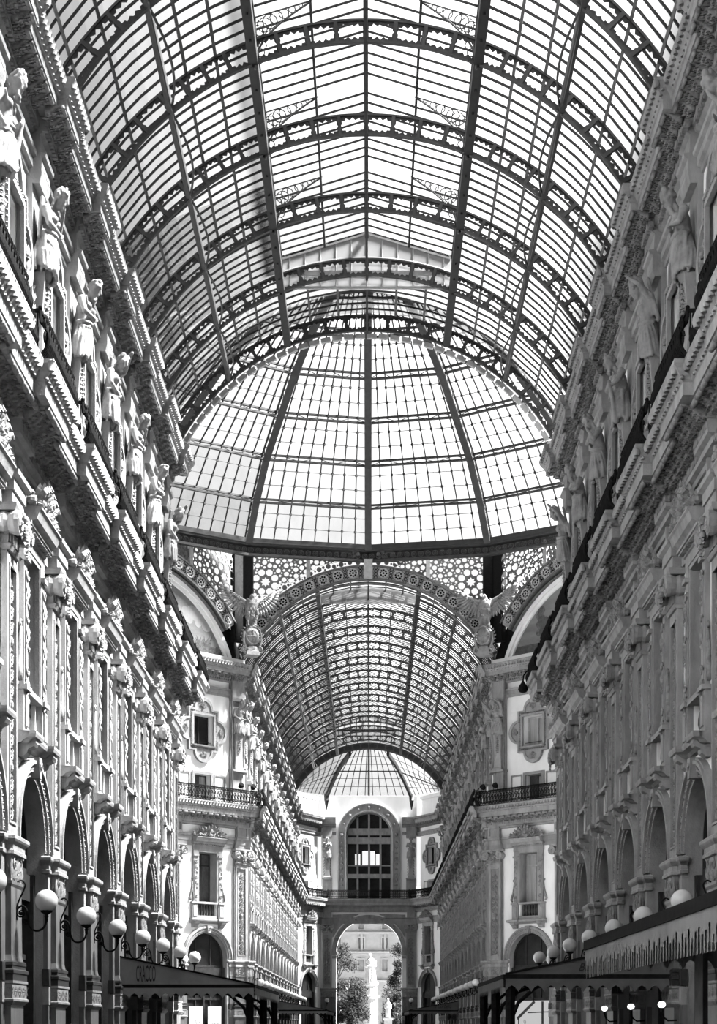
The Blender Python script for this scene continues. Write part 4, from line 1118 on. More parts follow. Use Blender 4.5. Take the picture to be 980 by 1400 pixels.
WN, EN = 'the sunlit near facade', 'the shaded near facade'
WF, EF = 'the sunlit far facade', 'the shaded far facade'
NB_ALL = [62.3 - B * (k + .5) for k in range(11)]
yend = NB_ALL[-1] - B / 2
wall('wall_left', ML, NB_ALL, B, [(62.3, D1)], 'tall pale arcaded wall on the sunlit side before the dome')
wall('wall_right', MR, [-y for y in NB_ALL], B, [(-D1, -62.3)], 'tall pale arcaded wall on the shaded side before the dome')
wall('wall_far_left', ML, BAY_F, B, [(D2, 100.0), (166.5, 167.3)], 'pale arcaded wall on the sunlit side beyond the dome')
wall('wall_far_right', MR, [-y for y in BAY_F], B, [(-100.0, -D2), (-167.3, -166.5)], 'pale arcaded wall on the shaded side beyond the dome')
CW = 15.56
for nm, M, s, lb in (('wall_corner_left', MCL, -1, 'bright plaster corner wall of the octagon on the sunlit side'), ('wall_corner_right', MCR, 1, 'plaster corner wall of the octagon on the shaded side')):
    bs = [s * (3.0 + 4.88 * k) for k in range(3)]
    f = [(0, .56), (15.2, CW)] if s > 0 else [(-.56, 0), (-CW, -15.2)]
    wall(nm, M, bs, 4.88, f, lb)
# the octagon's corners nearest the viewer and the side arms, plain walls
for nm, M in (('wall_near_left', T(-HW, D1, 0) @ RZ(pi / 4)), ('wall_near_right', T(HW, D1, 0) @ RZ(pi * .75))):
    a = (0, CW) if nm.endswith('left') else (-CW, 0)
    m = MB(); wall_fill(m, *a); o = m.build(nm, PLASTER); o.matrix_world = M; tag(o, 'plain corner wall of the octagon facing away, ' + ('sunlit' if 'left' in nm else 'shaded') + ' side', 'wall', kind='structure')
for s, nm in ((-1, 'wall_side_left'), (1, 'wall_side_right')):
    m = MB()
    for yy in (D1 + 11, D2 - 11):
        e = -1 if yy < YC else 1
        m.box(min(s * 18.3, s * 60), max(s * 18.3, s * 60), min(yy, yy + e), max(yy, yy + e), 0, 22.6)
    m.box(min(s * 60, s * 61), max(s * 60, s * 61), D1 + 10, D2 - 10, 0, 28)
    o = m.build(nm, PLASTER); tag(o, 'walls of the ' + ('sunlit' if s < 0 else 'shaded') + ' side arm off the crossing', 'wall', kind='structure')

facade('L', 'N', ML, 1, PIL_N, BAY_N, WN)
facade('R', 'N', MR, -1, PIL_N, BAY_N, EN)
facade('L', 'F', ML, 1, PIL_F, BAY_F, WF)
facade('R', 'F', MR, -1, PIL_F, BAY_F, EF)
# corner walls of the octagon: one bay and two pilasters each in view
CLW, CRW = 'the bright octagon corner wall', 'the shaded octagon corner wall'
for side, M, s, where in (('L', MCL, -1, CLW), ('R', MCR, 1, CRW)):
    facade(side, 'C', M, s, PIL_C, [], where, lamps=False, rail=False)
    m = half(M, s * 3.0)
    place('arch', make_arch, m, f'round arched shopfront in {where}')
    place('door', make_door, m, f'balcony door below the attic on {where}')
    place('railc', lambda: make_railing(w=7.2, bay=False), half(M, s * 3.3), f'long black iron balcony railing on {where}')
    if side == 'L':
        place('win', make_window, m, f'tall pedimented window with dark shutters on {where}'); place('qua', make_quatrefoil, m, f'quatrefoil attic window with dark panes on {where}')
    else:
        place('winc', lambda: make_window(True), m, f'tall pedimented window with pale blinds on {where}'); place('quac', lambda: make_quatrefoil(True), m, f'quatrefoil attic window with grey curtains on {where}')
    p = MB(); p.tube([(.1, 0, 5.4), (.1, 0, 12.0)], .05, 8); p.tube([(.1, 0, 14.6), (.1 + ATT + .3, 0, 14.8), (ATT + .35, 0, 22.3)], .05, 8); p.tube([(.1, 0, 12.0), (.3, 0, 12.6), (.3, 0, 13.2)], .05, 8)
    o = p.build('downpipe', LAPS); o.matrix_world = half(M, s * 1.02); tag(o, f'thin grey downpipe beside the corner pilaster of {where}', 'pipe')
    for q, yy in enumerate((1.1, .15)):
        t = thing('floodlight', f'black floodlight on rail of {where}, ' + ('closer to' if q == 0 else 'farther from') + ' the window', 'lamp', half(M, s * yy) @ T(.8, 0, 15.42))
        b = MB(); b.lathe([(.05, -.12), (.12, -.1), (.16, .06), (.17, .14), (.1, .15)], n=12); h = MB(); h.add(b, T(0, 0, .22) @ Matrix.Rotation(.9, 4, 'Y')); h.build('lamp_head', IRON, t)
        k = MB(); k.tube([(0, -.14, .02), (0, -.16, .2), (0, .16, .2), (0, .14, .02)], .02, 5); k.build('yoke', IRON, t)

T22 = tan(pi / 8)
def both(nm, lb, cat, prof, mod, num):
    n = num
    for M, a, b, m0, m1, pil, w, mo in (
            (ML, yend, D1, 0, T22, PIL_N, WN, mod), (MR, -D1, -yend, T22, 0, [-y for y in PIL_N], EN, mod),
            (ML, D2, 167.3, T22, -.236, PIL_F, WF, mod), (MR, -167.3, -D2, -.236, T22, [-y for y in PIL_F], EF, mod),
            (MCL, -CW, 0, T22, T22, [-.47, -5.45, -10.3, -15.0], CLW, mod), (MCR, 0, CW, T22, T22, [.47, 5.45, 10.3, 15.0], CRW, mod)):
        n += 1
        ledge(f'trim_{n}', f'{lb} along {w}', cat, M, prof, a, b, m0, m1, pil if w not in (CLW, CRW) else [], .48, mo)
both('balcony', 'projecting balcony ledge with leafy modillions', 'balcony', BALC, (13.88, .3, .83, .28, .46), 0)
both('cornice', 'crowning cornice with leaf carved modillions', 'cornice', CORN, (22.3, -.14, .3, .22, .5), 6)
# acanthus gutter moulding on top of the near cornices
# ================================================================ end wall with the great arch
m = MB()
m.slab([(-4.9, 0), (-3.38, 0)] + arc(3.38, pi, 0, 28, (0, 9.1)) + [(3.38, 0), (4.9, 0), (4.9, 14.4), (-4.9, 14.4)], [], -1.6, 0)
m.slab([(-4.9, 14.4), (-2.36, 14.4)] + arc(2.36, pi, 0, 24, (0, 21.2)) + [(2.36, 14.4), (4.9, 14.4), (4.9, 25.1), (-4.9, 25.1)], [], -1.6, ATT + .15)
o = m.build('wall_back', PLASTER); o.matrix_world = MP; tag(o, 'end wall with the great arch and tall upper window', 'wall', kind='structure')
for nm, M, lb in (('wall_back_left', MPL, 'slanting end wall panel on the sunlit side of the great arch'), ('wall_back_right', MPR, 'slanting end wall panel on the shaded side of the great arch')):
    m = MB(); wall_bay(m, 2.5, 4.6); wall_back(m, 0, 5.25); wall_fill(m, 0, .2); wall_fill(m, 4.8, 5.25); m.box(-1.3, ATT + .02, 0, 5.25, 22.6, 25.0); m.box(ATT, ATT + .12, 0, 5.25, 24.7, 25.05)
    o = m.build(nm, PLASTER); o.matrix_world = M; tag(o, lb, 'wall', kind='structure')
    w = 'the slanting end wall, ' + ('sunlit' if 'left' in nm else 'shaded') + ' side'
    q = half(M, 2.5)
    place('arch', make_arch, q, f'dark arched doorway in {w}'); place('win', make_window, q, f'narrow pedimented window in {w}')
    place('qua', make_quatrefoil, q, f'quatrefoil attic window in {w}'); place('door', make_door, q, f'balcony door in {w}')
n = 12
for prof, mod, nm in ((BALC, (13.88, .3, .83, .28, .46), 'balcony ledge'), (CORN, (22.3, -.14, .3, .22, .5), 'cornice')):
    for M, w, mm in ((MPL, 'sunlit', (-.236, -.617)), (MPR, 'shaded', (-.617, -.236))):
        n += 1; ledge(f'trim_{n}', f'{nm} on the slanting end wall, {w} side', 'cornice', M, prof, 0, 5.25, mm[0], mm[1], [], .48, mod)
n += 1; ledge(f'trim_{n}', 'balcony ledge over the great end arch', 'balcony', MP, BALC, -4.9, 4.9, -.617, -.617, [], .48, None)
for a, b, w in ((-4.9, -3.4, 'sunlit'), (3.4, 4.9, 'shaded')):
    n += 1; ledge(f'trim_{n}', f'short cornice stub beside the tall end window, {w} side', 'cornice', MP, CORN, a, b, -.617 if a < 0 else 0, 0 if a < 0 else -.617, [], .48, None)
for s, w in ((-1, 'sunlit'), (1, 'shaded')):
    m = half(MP, s * 4.3)
    place('pil', make_pilaster, m, f'carved pilaster beside the great end arch, {w} side'); place('pier', make_pier, m, f'pier carrying the great end arch, {w} side')
    place('st%d' % (2 if s < 0 else 1), None, m, f'small term statue beside the tall end window, {w} side')
    place('lamp', make_lamp, m, f'white globe lamp on the pier of the great end arch, {w} side')
for M, w, hw in ((half(MPL, 2.6), 'slanting end wall, sunlit side', 4.6), (half(MPR, 2.6), 'slanting end wall, shaded side', 4.6)):
    place('rail2', lambda: make_railing(w=4.6, bay=False), M, f'black iron balcony railing of the {w}')
place('rail3', lambda: make_railing(w=8.6, bay=False), MP, 'black iron balcony railing over the great end arch')
t = thing('great_arch', 'great round archway framing trees and a white monument', 'arch', MP)
a = MB()
for r0, r1, d in ((3.37, 3.5, .1), (3.5, 3.7, .2), (3.7, 3.82, .28)): a.slab(arc(r1, pi, 0, 40, (0, 9.1)) + arc(r0, 0, pi, 40, (0, 9.1)), [], 0, d)
a.build('archivolt', STONE, t)
for s in (-1, 1):
    i = MB(); i.box(-1.6, .3, min(s * 3.3, s * 3.85), max(s * 3.3, s * 3.85), 8.75, 9.1); i.box(-1.6, .22, min(s * 3.36, s * 3.8), max(s * 3.36, s * 3.8), 8.45, 8.7); i.build('impost', STONE, t)
    p = MB(); q = [(s * 3.75, 12.95)] + [(s * 3.75, 10.6)] + [(s * (3.95) * cos(b), 9.1 + 3.95 * sin(b)) for b in [.42 + k * .1 for k in range(9)]] + [(s * .9, 13.05)]
    p.slab([(u, min(v, 13.1)) for u, v in q], [], 0, .06); p.build('spandrel_panel', STONE, t)
for j in range(-3, 4):
    k = MB(); b = pi / 2 + j * .38; k.ball((.24, 3.6 * cos(b), 9.1 + 3.6 * sin(b)), .13, 8, 5); k.build('boss', ORN, t)
t = thing('tall_end_window', 'tall round headed window with four lights above the great arch', 'window', MP)
a = MB(); x = ATT + .15
a.slab([(-3.2, 14.6)] + arc(3.2, pi, 0, 32, (0, 21.2)) + [(3.2, 14.6), (2.4, 14.6)] + arc(2.4, 0, pi, 32, (0, 21.2)) + [(-2.4, 14.6)], [], x, x + .12)
for r0, r1 in ((2.4, 2.52), (3.1, 3.22)):
    a.slab([(-r1, 14.6)] + arc(r1, pi, 0, 32, (0, 21.2)) + [(r1, 14.6), (r0, 14.6)] + arc(r0, 0, pi, 32, (0, 21.2)) + [(-r0, 14.6)], [], x, x + .2)
a.build('moulded_surround', STONE, t)
for k in range(9):
    b = pi * k / 8; c = MB(); c.ball((x + .12, 2.8 * cos(b), 21.2 + 2.8 * sin(b)), (.1, .2 if k % 2 == 0 else .11, .2 if k % 2 == 0 else .11), 10, 6); c.build('medallion', ORN, t, True)
for s in (-1, 1):
    for k in range(9): c = MB(); c.ball((x + .12, s * 2.8, 16 + .55 * k), (.08, .16, .2 if k % 4 == 1 else .12), 8, 5); c.build('medallion', ORN, t, True)
f = MB()
for y in (-1.18, 0, 1.18): f.box(-1.0, -.75, y - .1, y + .1, 14.5, 21.2 + sqrt(2.36 ** 2 - y * y))
f.slab([(-2.36, 14.5)] + arc(2.36, pi, 0, 24, (0, 21.2)) + [(2.36, 14.5), (2.2, 14.5)] + arc(2.2, 0, pi, 24, (0, 21.2)) + [(-2.2, 14.5)], [], -1.0, -.75)
f.box(-1.0, -.72, -2.36, 2.36, 20.3, 20.95); f.box(-.9, -.78, -2.3, 2.3, 21.2, 21.9); f.box(-1.0, -.7, -2.36, 2.36, 16.75, 17.2); f.box(-1.0, -.75, -2.3, 2.3, 18.0, 18.12)
f.build('window_bars', STONE, t)
gl = MB(); gl.slab([(-2.36, 14.5)] + arc(2.36, pi, 0, 24, (0, 21.2)) + [(2.36, 14.5)], [rect(-1.45, -.9, 18.15, 19.3), rect(-.7, -.1, 18.15, 19.6), rect(.12, .6, 18.15, 19.6), rect(.7, 1.1, 18.15, 19.3)], -1.1, -1.05); gl.build('dark_pane', WGLASS, t)
# glass half dome at the end of the far vault
t = thing('glass_apse', 'faceted glass half dome closing the far vault above the end wall', 'glass roof', T(0, 0, 0))
YA = 162.0
BASE = [(-7.75, 166.2, 24.9), (-4.35, 171.5, 25.15), (4.35, 171.5, 25.15), (7.75, 166.2, 24.9)]
TA = [-radians(64), -radians(13), radians(13), radians(64)]
def apse(i, f, s):
    """facet i, f across, s from the arch (0) to the wall (1)"""
    th = TA[i] + (TA[i + 1] - TA[i]) * f; A = Vector((RI * sin(th), YA, ZC + RI * cos(th))); Bp = Vector(BASE[i]).lerp(Vector(BASE[i + 1]), f)
    A2 = Vector((RI * sin(TA[i]), YA, ZC + RI * cos(TA[i]))).lerp(Vector((RI * sin(TA[i + 1]), YA, ZC + RI * cos(TA[i + 1]))), f)
    A = A.lerp(A2, min(1, s * 2)); p = A.lerp(Bp, s); bl = sin(pi * s) * (1.35 if i == 1 else 1.0); return p + Vector((0, bl * .5, bl * .45))
N = 10
gl, br = MB(), MB()
for i in range(3):
    gl.loft([[apse(i, f / 6, k / N) for f in range(7)] for k in range(N + 1)], False, False)
    nb = 11 if i == 1 else 9
    for h in range(1, nb):
        for k in range(N): br.bar(apse(i, h / nb, k / N), apse(i, h / nb, (k + 1) / N), .06)
    for k in (2, 4, 5.5, 7, 8.5):
        for h in range(6): br.bar(apse(i, h / 6, k / N), apse(i, (h + 1) / 6, k / N), .05 if k != 5.5 else .13)
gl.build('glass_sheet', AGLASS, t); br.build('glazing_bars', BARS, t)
for i in (1, 2):
    r = MB(); r.loft([[apse(i, 0, k / N) + Vector((a, 0, b)) for a, b in ((-.12, -.45), (.12, -.45), (.12, .02), (-.12, .02))] for k in range(N + 1)]); r.tube([apse(i, 0, 1) + Vector((0, -.1, .2)), apse(i, 0, 1) + Vector((0, -.3, -.6)), apse(i, 0, 1) + Vector((0, -.1, -1.5))], [.3, .26, .06], 6); r.build('apse_rib', BARS, t)
r = MB()
for k in range(N): r.bar(apse(1, .5, k / N), apse(1, .5, (k + 1) / N), .16)
r.build('centre_mullion', BARS, t)
e = MB(); e.loft([[pol(-TH_E + 2 * TH_E * k / 40, r_, n_) for r_, n_ in ((RI - .05, 161.75), (RO, 161.75), (RO, 162.0), (RI - .05, 162.0))] for k in range(41)]); e.build('end_arch', BARS, t)
t = thing('wall_crown', 'pale block wall above the end cornice carrying the glass', 'wall', kind='structure')
m = MB()
for M, a, b in ((MPL, 0, 5.25), (MPR, 0, 5.25)):
    q = MB(); q.box(-1.2, ATT - .05, a, b, 22.6, 25.0); m.add(q, M)
for s in (-1, 1): m.box(min(s * 7.7, s * 8.6), max(s * 7.7, s * 8.6), 161.8, 167.5, 22.5, 24.9)
m.build('crown_block', PLASTER, t)

# ================================================================ roofs
make_vault('glass_vault', 'iron and glass barrel vault overhead before the dome', 64.3 - 4.72 * 10, 10, 4.72, set(range(0, 9)), PALEIRON)
make_vault('glass_vault', 'long iron and glass barrel vault receding beyond the dome', 100.0, 13, 4.75, set(range(1, 11)), BARS)
t = thing('gable_trim', 'pale scalloped edging on the end arch of the near vault', 'moulding', T(0, 64.3, 0))
m = MB(); N = 44
for k in range(N):
    a, b = -TH_E + 2 * TH_E * k / N, -TH_E + 2 * TH_E * (k + .82) / N
    m.loft([[pol(u, r_, n_) for r_, n_ in ((RI - .22, .15), (RI - .05, .15), (RI - .05, .3), (RI - .22, .3))] for u in (a, (a + b) / 2, b)])
m.build('edge_moulding', PALEIRON, t)
make_dome()
OM = [(T(0, D2 - .02, 0) @ RZ(-pi / 2), 'ornate pierced arch over the mouth of the far arcade'), (MCL @ T(0, -CW / 2, 0), 'ornate pierced arch over the cloudy mosaic lunette'), (MCR @ T(0, CW / 2, 0), 'ornate pierced arch over the mosaic lunette with a dark step')]
for M, lb in OM: make_ornate_arch(M, lb)
make_lunette(OM[1][0], 'mosaic lunette of clouds and shrubs above the bright corner wall', 1)
make_lunette(OM[2][0], 'mosaic lunette with a dark step above the shaded corner wall', 2)
# parapets behind the arches, over the corner cornices
for M, s in ((OM[1][0], 'bright'), (OM[2][0], 'shaded')):
    m = MB(); m.box(-1.2, -.1, -CW / 2, CW / 2, 22.6, 23.3); o = m.build('trim_%d' % (30 if s == 'bright' else 31), PLASTER); o.matrix_world = M; tag(o, f'low parapet under the lunette of the {s} corner wall', 'parapet', kind='structure')
eg = make_eagle(); reg(eg)
A8 = -pi / 8 - pi / 4
q8 = pi / 8
eg.matrix_world = T(-HW + .9 * sin(q8), D2 - .9 * cos(q8), 25.1) @ RZ(-pi / 2 + q8); eg['label'] = 'stone eagle with spread wings on a round shield, sunlit corner'
dup(eg, T(HW - .9 * sin(q8), D2 - .9 * cos(q8), 25.1) @ RZ(-pi / 2 - q8), 'stone eagle with spread wings on a round shield, shaded corner')

# ================================================================ unseen roofs added outside the glass to block low sun and side sky
for s, w in ((-1, 'sunlit'), (1, 'shaded')):
    for q, (a, b) in enumerate(((-10, D1), (D2, 168))):
        m = MB(); m.loft([[(s * 9.0, y, 22.6), (s * 10.9, y, 31.0), (s * 14, y, 32.5), (s * 20, y, 32.5), (s * 20, y, 22.6)] for y in (a, b)])
        o = m.build('shade_roof_%s' % ('left' if s < 0 else 'right') + ('' if q == 0 else '_far'), SHUTTER); tag(o, f'added sun-blocking roof outside the glass vault, {w} side, ' + ('before' if q == 0 else 'beyond') + ' the dome', 'roof', kind='structure')
# ================================================================ lamps at the near corners, gooseneck lamp
place('lamp', make_lamp, T(-HW - .55, D1 + .6, 0) @ RZ(.45), 'white globe lamp on the sunlit corner facing the octagon')
place('lamp', make_lamp, T(HW + .55, D1 + .6, 0) @ RZ(pi - .45), 'white globe lamp on the shaded corner facing the octagon')
t = thing('gooseneck_lamp', 'small black gooseneck lamp hanging off the shaded balcony end', 'lamp', T(0, 0, 0))
c = Vector((6.35, 62.6, 14.8))
p = MB(); p.tube([c, c + Vector((-.2, 0, .1)), c + Vector((-.38, 0, .06)), c + Vector((-.5, 0, -.1)), c + Vector((-.52, 0, -.3))], .03, 6); p.build('arm', IRON, t)
p = MB(); p.lathe([(.03, 0), (.06, -.08), (.16, -.22), (.19, -.36), (.13, -.44), (.05, -.47)], (c.x - .52, c.y, c.z - .28), 12); p.build('lamp_shade', IRON, t, True)

# ================================================================ awnings
def text(s, h, M, parent, name, mat, xs=1, shear=0, ex=.004):
    cu = bpy.data.curves.new('t', 'FONT'); cu.body = s; cu.size = 1; cu.align_x = 'LEFT'; cu.extrude = .02; cu.shear = shear; cu.resolution_u = 3
    o = bpy.data.objects.new('t', cu); COL.objects.link(o); dg = bpy.context.evaluated_depsgraph_get(); dg.update()
    me = bpy.data.meshes.new_from_object(o.evaluated_get(dg)); bpy.data.objects.remove(o)
    me.name = name; me.materials.clear(); me.materials.append(mat)
    xsz = max(v.co.x for v in me.vertices); ysz = max(v.co.y for v in me.vertices)
    me.transform(Matrix.Diagonal((xs / xsz, h / ysz, ex / .02, 1)))
    q = link(name, me, parent); q.matrix_local = M; return q
FACE = Matrix.Rotation(pi / 2, 4, 'X')            # lettering stands upright and faces the viewer
def scallop(p, q, z0, z1, step, mb, depth=.5, jag=None):
    p = Vector(p); q = Vector(q); L = (q - p).length; n = max(2, round(L / step)); d = (q - p) / L
    top, bot = [], []
    for k in range(n):
        for f in (0, .12, .25, .5, .75, .88):
            u = (k + f) / n * L; w = abs(sin(pi * (f + 0.0))) if jag is None else 0
            h = z1 + (z0 - z1) * depth * w if jag is None else z1 + (z0 - z1) * (jag[k % len(jag)] if .2 < f < .8 else 0)
            top.append(p + d * u + Vector((0, 0, z0 - p.z))); bot.append(p + d * u + Vector((0, 0, h - p.z)))
    top.append(q + Vector((0, 0, z0 - q.z))); bot.append(q + Vector((0, 0, z1 - q.z)))
    nv = Vector((-d.y, d.x, 0)) * .012
    for sgn in (1, -1):
        a = mb.ring([v + nv * sgn for v in top]); b = mb.ring([v + nv * sgn for v in bot]); mb.quad_strip(a, b)
def awning(label, s, y0, y1, zw=3.6, zf=2.8, xw=7.05, xf=3.2, wave=.3, lettering=None, canvas=CANVAS):
    t = thing('shop_awning', label, 'awning')
    X = lambda x: s * x
    r = MB(); r.loft([[(X(xw), y, zw), (X(xf), y, zf), (X(xf), y, zf - .03), (X(xw), y, zw - .03)] for y in (y0 + .02, y1)]); r.build('canvas_roof', canvas, t)
    for y in (y0, y1): e = MB(); e.loft([[(X(xw), y + d, zf), (X(xf + .05), y + d, zf), (X(xw), y + d, zw - .02)] for d in (0, .02)]); e.build('end_panel', CANVAS2 if canvas is CANVAS else canvas, t)
    f = MB()
    for y in (y0, y1):
        f.bar((X(xw), y, zf - .05), (X(xf), y, zf - .05), .08, .1); f.bar((X(xw), y - .01, zw), (X(xf), y - .01, zf + .01), .06, .05)
    f.bar((X(xf), y0, zf - .05), (X(xf), y1, zf - .05), .1, .1); f.build('frame', IRON, t)
    v = MB(); scallop((X(xw), y0 - .03, 0), (X(xf), y0 - .03, 0), zf - .1, zf - .4, wave, v); scallop((X(xf - .03), y0, 0), (X(xf - .03), y1, 0), zf - .1, zf - .4, wave, v); v.build('scalloped_valance', CANVAS2 if canvas is CANVAS else canvas, t)
    n = 3
    for k in range(n):
        y = y0 + .1 + (y1 - y0 - .2) * k / (n - 1); p = MB()
        p.bar((X(xf + .12), y, 0), (X(xf + .12), y, zf - .1), .16); p.boxes([(0, 0, 0, 0)]) if 0 else None
        p.bar((X(xf + .12), y, 0.0), (X(xf + .12), y, .4), .26); po = p.build('post', IRON, t)
        b = MB()
        b.tube([(X(xf + .12), y, 1.7), (X(xf + .3), y, 2.15), (X(xf + .7), y, 2.5), (X(xf + 1.2), y, 2.66)], .05, 6)
        if k < n - 1: b.tube([(X(xf + .12), y, 1.7), (X(xf + .12), y + .25, 2.15), (X(xf + .12), y + .7, 2.5), (X(xf + .12), y + 1.2, 2.66)], .05, 6)
        b.build('curved_brace', IRON, po)
    if lettering: lettering(t, y0, s, xf, xw, zf)
    return t
def l1(t, y0, s, xf, xw, zf): text('CRACCO', .46, T(-6.56, y0 - .02, 2.88) @ FACE, t, 'lettering', INK, .56)
def l2(t, y0, s, xf, xw, zf): text('Bar Duomo', .17, T(4.85, y0 - .02, 2.88) @ FACE, t, 'lettering', INK, 1.25, .35)
def l3(t, y0, s, xf, xw, zf): text('il Corbella', .3, T(5.15, y0 - .02, 2.95) @ FACE, t, 'lettering', INK, 1.35, .35)
awning('grey awning lettered CRACCO on the sunlit side', -1, 47.8, 60.3, lettering=l1)
awning('small dark awning far down the sunlit arcade', -1, 128.7, 150, zw=3.5)
awning('dark awning with script lettering on the shaded side', 1, 38.2, 47.3, lettering=l2, canvas=CANVAS3)
awning('small dark awning with script far down the shaded arcade', 1, 131.5, 150, zw=3.5, lettering=l3, canvas=CANVAS3)
t = thing('fringed_awning', 'large awning with a deep pointed fringe on the shaded side', 'awning')
xf, y0, y1 = 4.1, 16.0, 30.8
f = MB(); f.bar((xf, y0, 3.1), (xf, y1, 3.1), .12, .17); f.bar((xf, y1, 3.1), (7.05, y1, 3.1), .1, .14); f.build('frame', IRON, t)
r = MB(); r.loft([[(xf, y, 3.18), (7.05, y, 3.7), (7.05, y, 3.66), (xf, y, 3.14)] for y in (y0, y1)]); r.build('canvas_roof', CANVAS, t)
v = MB(); jag = [.52, .38, .62, .45, .56, .36, .64, .5, .42, .6]
scallop((xf - .02, y0, 0), (xf - .02, y1, 0), 3.04, 2.5, .21, v, jag=jag); v.build('pointed_fringe', CANVAS, t)
v = MB(); scallop((xf, y1 + .02, 0), (7.05, y1 + .02, 0), 3.04, 2.66, .31, v); v.build('scalloped_valance', CANVAS, t)
p = MB(); p.bar((6.2, y1 - .05, 0), (6.2, y1 - .05, 3.05), .17); p.build('post', GRANITE, t)
p = MB(); p.bar((xf + .1, y1 - .1, 0), (xf + .1, y1 - .1, .05), .1)
# ---------------------------------------------------------------- lit twin lamps under the shaded awnings
def make_twin():
    t = thing('twin_bracket_lamp', '', 'lamp', group='lit twin lamps under the awning')
    for sg in (-1, 1):
        q = MB(); q.ball((.34, sg * .075, 2.1), (.075, .075, .07), 12, 8); q.build('lit_globe', LITGLOBE, t, True)
    b = MB(); b.tube([(0, 0, 1.75), (.2, 0, 1.74), (.3, 0, 1.82), (.34, 0, 1.95)], .022, 6); b.tube([(.34, -.1, 2.02), (.34, -.06, 1.94), (.34, .06, 1.94), (.34, .1, 2.02)], .02, 5); b.build('bracket', IRON, t)
    return t
for k, y in enumerate((37.3, 41.7, 46.4)):
    place('twin', make_twin, half(MR, -y) @ T(.3, 0, 0), f'lit twin globe lamp under the dark awning, {ORD[k]} from the viewer')
# ---------------------------------------------------------------- shop displays in the corner arches
t = thing('shop_display', 'brightly lit shop window display in the shaded corner arch', 'shop window', half(MCR, 3.0))
p = MB(); p.box(-.15, -.13, -1.4, 1.4, .3, 3.05); p.build('back_panel', SHOPLIGHT, t)
p = MB(); p.bar((-.1, -1.0, 2.0), (-.1, .3, 3.0), .03, .16); p.bar((-.1, -.2, 2.35), (-.1, 1.35, 2.4), .05, .06); p.bar((-.1, -.9, .3), (-.1, -.9, 2.1), .06); p.bar((-.1, .9, .3), (-.1, .9, 3.0), .12); p.build('shelf_frame', SHUTTER, t)
t = thing('mannequin', 'white mannequin torso in the lit corner shop window', 'mannequin', half(MCR, 2.75) @ T(.12, 0, 0))
m = MB(); capsule(m, (0, 0, 1.15), (0, 0, 1.5), .15, .19); capsule(m, (0, 0, 1.5), (0, 0, 1.62), .17, .07); capsule(m, (0, 0, 1.62), (0, 0, 1.74), .055, .05); m.ball((0, 0, 1.84), (.085, .07, .11), 10, 8)
for sg in (-1, 1): capsule(m, (0, sg * .19, 1.55), (.03, sg * .24, 1.2), .06, .045)
link('torso', fuse(m, 'torso', SIGN, .02, 2), t)
p = MB(); p.lathe([(.16, .0), (.16, .03), (.03, .06), (.03, 1.1)], n=10); p.build('stand', IRON, t)
for k, (yy, lb) in enumerate(((-2.35, 'closer to the corner pilaster'), (-3.75, 'farther from the corner pilaster'))):
    t = thing('poster_board', f'white poster board with grey picture in the bright corner arch, {lb}', 'poster', half(MCL, yy) @ T(-.08, 0, 0))
    p = MB(); p.box(-.04, 0, -.5, .5, .4, 2.72); p.build('board', SIGN, t)
    p = MB(); p.box(0, .012, -.3, .36, 1.2, 1.98); p.build('picture', GREYSIGN, t)
# ================================================================ floor and the square outside
m = MB(); m.box(-60, 60, -12, 174, -.3, 0); o = m.build('floor', FLOORM); tag(o, 'pale marble floor of the arcade', 'floor', kind='structure')
m = MB(); m.box(-80, 80, 174, 330, -.3, -.02); o = m.build('ground', FLOORM); tag(o, 'paved square outside the great arch', 'ground', kind='structure')
def make_tree(name, label, x, y, h, r, seed):
    rnd = random.Random(seed); t = thing(name, label, 'tree', T(x, y, 0))
    tr = MB(); tr.tube([(0, 0, 0), (.1, 0, h * .25), (-.1, .1, h * .55), (0, 0, h * .92)], [.32, .24, .16, .04], 8); br = []
    cl = []
    for k in range(26):
        z = h * rnd.uniform(.18, .92); a = rnd.uniform(0, 2 * pi); q = r * sqrt(max(.06, 1 - ((z / h - .45) / .6) ** 2)) * rnd.uniform(.45, .95)
        e = (q * cos(a), q * sin(a), z + .2); tr.tube([(0, 0, z - h * .12), (e[0] * .5, e[1] * .5, z), e], [.07, .05, .02], 5); cl.append((e, rnd.uniform(.55, 1.05)))
    tr.build('trunk', BARK, t)
    f = MB()
    for e, q in cl:
        for _ in range(330):
            d = Vector((rnd.gauss(0, 1), rnd.gauss(0, 1), rnd.gauss(0, 1))).normalized() * q * rnd.uniform(.4, 1.1); c = Vector(e) + d
            a = Vector((rnd.gauss(0, 1), rnd.gauss(0, 1), rnd.gauss(0, 1))).normalized() * .15; b = a.orthogonal().normalized() * .06
            i = f.ring([c - a, c + b, c + a, c - b]); f.f.append(tuple(i))
    f.build('foliage', LEAF, t); return t
make_tree('leafy_tree', 'leafy tree at the sunlit edge of the archway, beside the monument', -3.6, 196, 11.3, 2.6, 1)
make_tree('leafy_tree', 'leafy tree at the shaded edge of the archway, behind the small statue', 5.2, 222, 13.2, 2.7, 2)
make_tree('leafy_tree', 'low bushy tree close before the monument, on its sunlit side', -2.3, 192, 6.8, 1.9, 3)
make_tree('leafy_tree', 'low bushy tree behind the small white statue', 3.6, 217, 6.6, 1.8, 4)
t = thing('monument', 'white marble monument of a robed standing man in the square', 'statue', T(.15, 212, 0))
m = MB(); m.lathe([(2.6, 0), (2.6, .3), (2.1, .32), (2.1, 1.0), (1.2, 1.1), (1.1, 1.3), (.95, 1.4), (.9, 4.9), (1.15, 5.1), (1.2, 5.3), (.9, 5.4), (.8, 6.5), (1.0, 6.7), (1.0, 6.95)], n=8); m.build('pedestal', MONU, t)
m = MB()
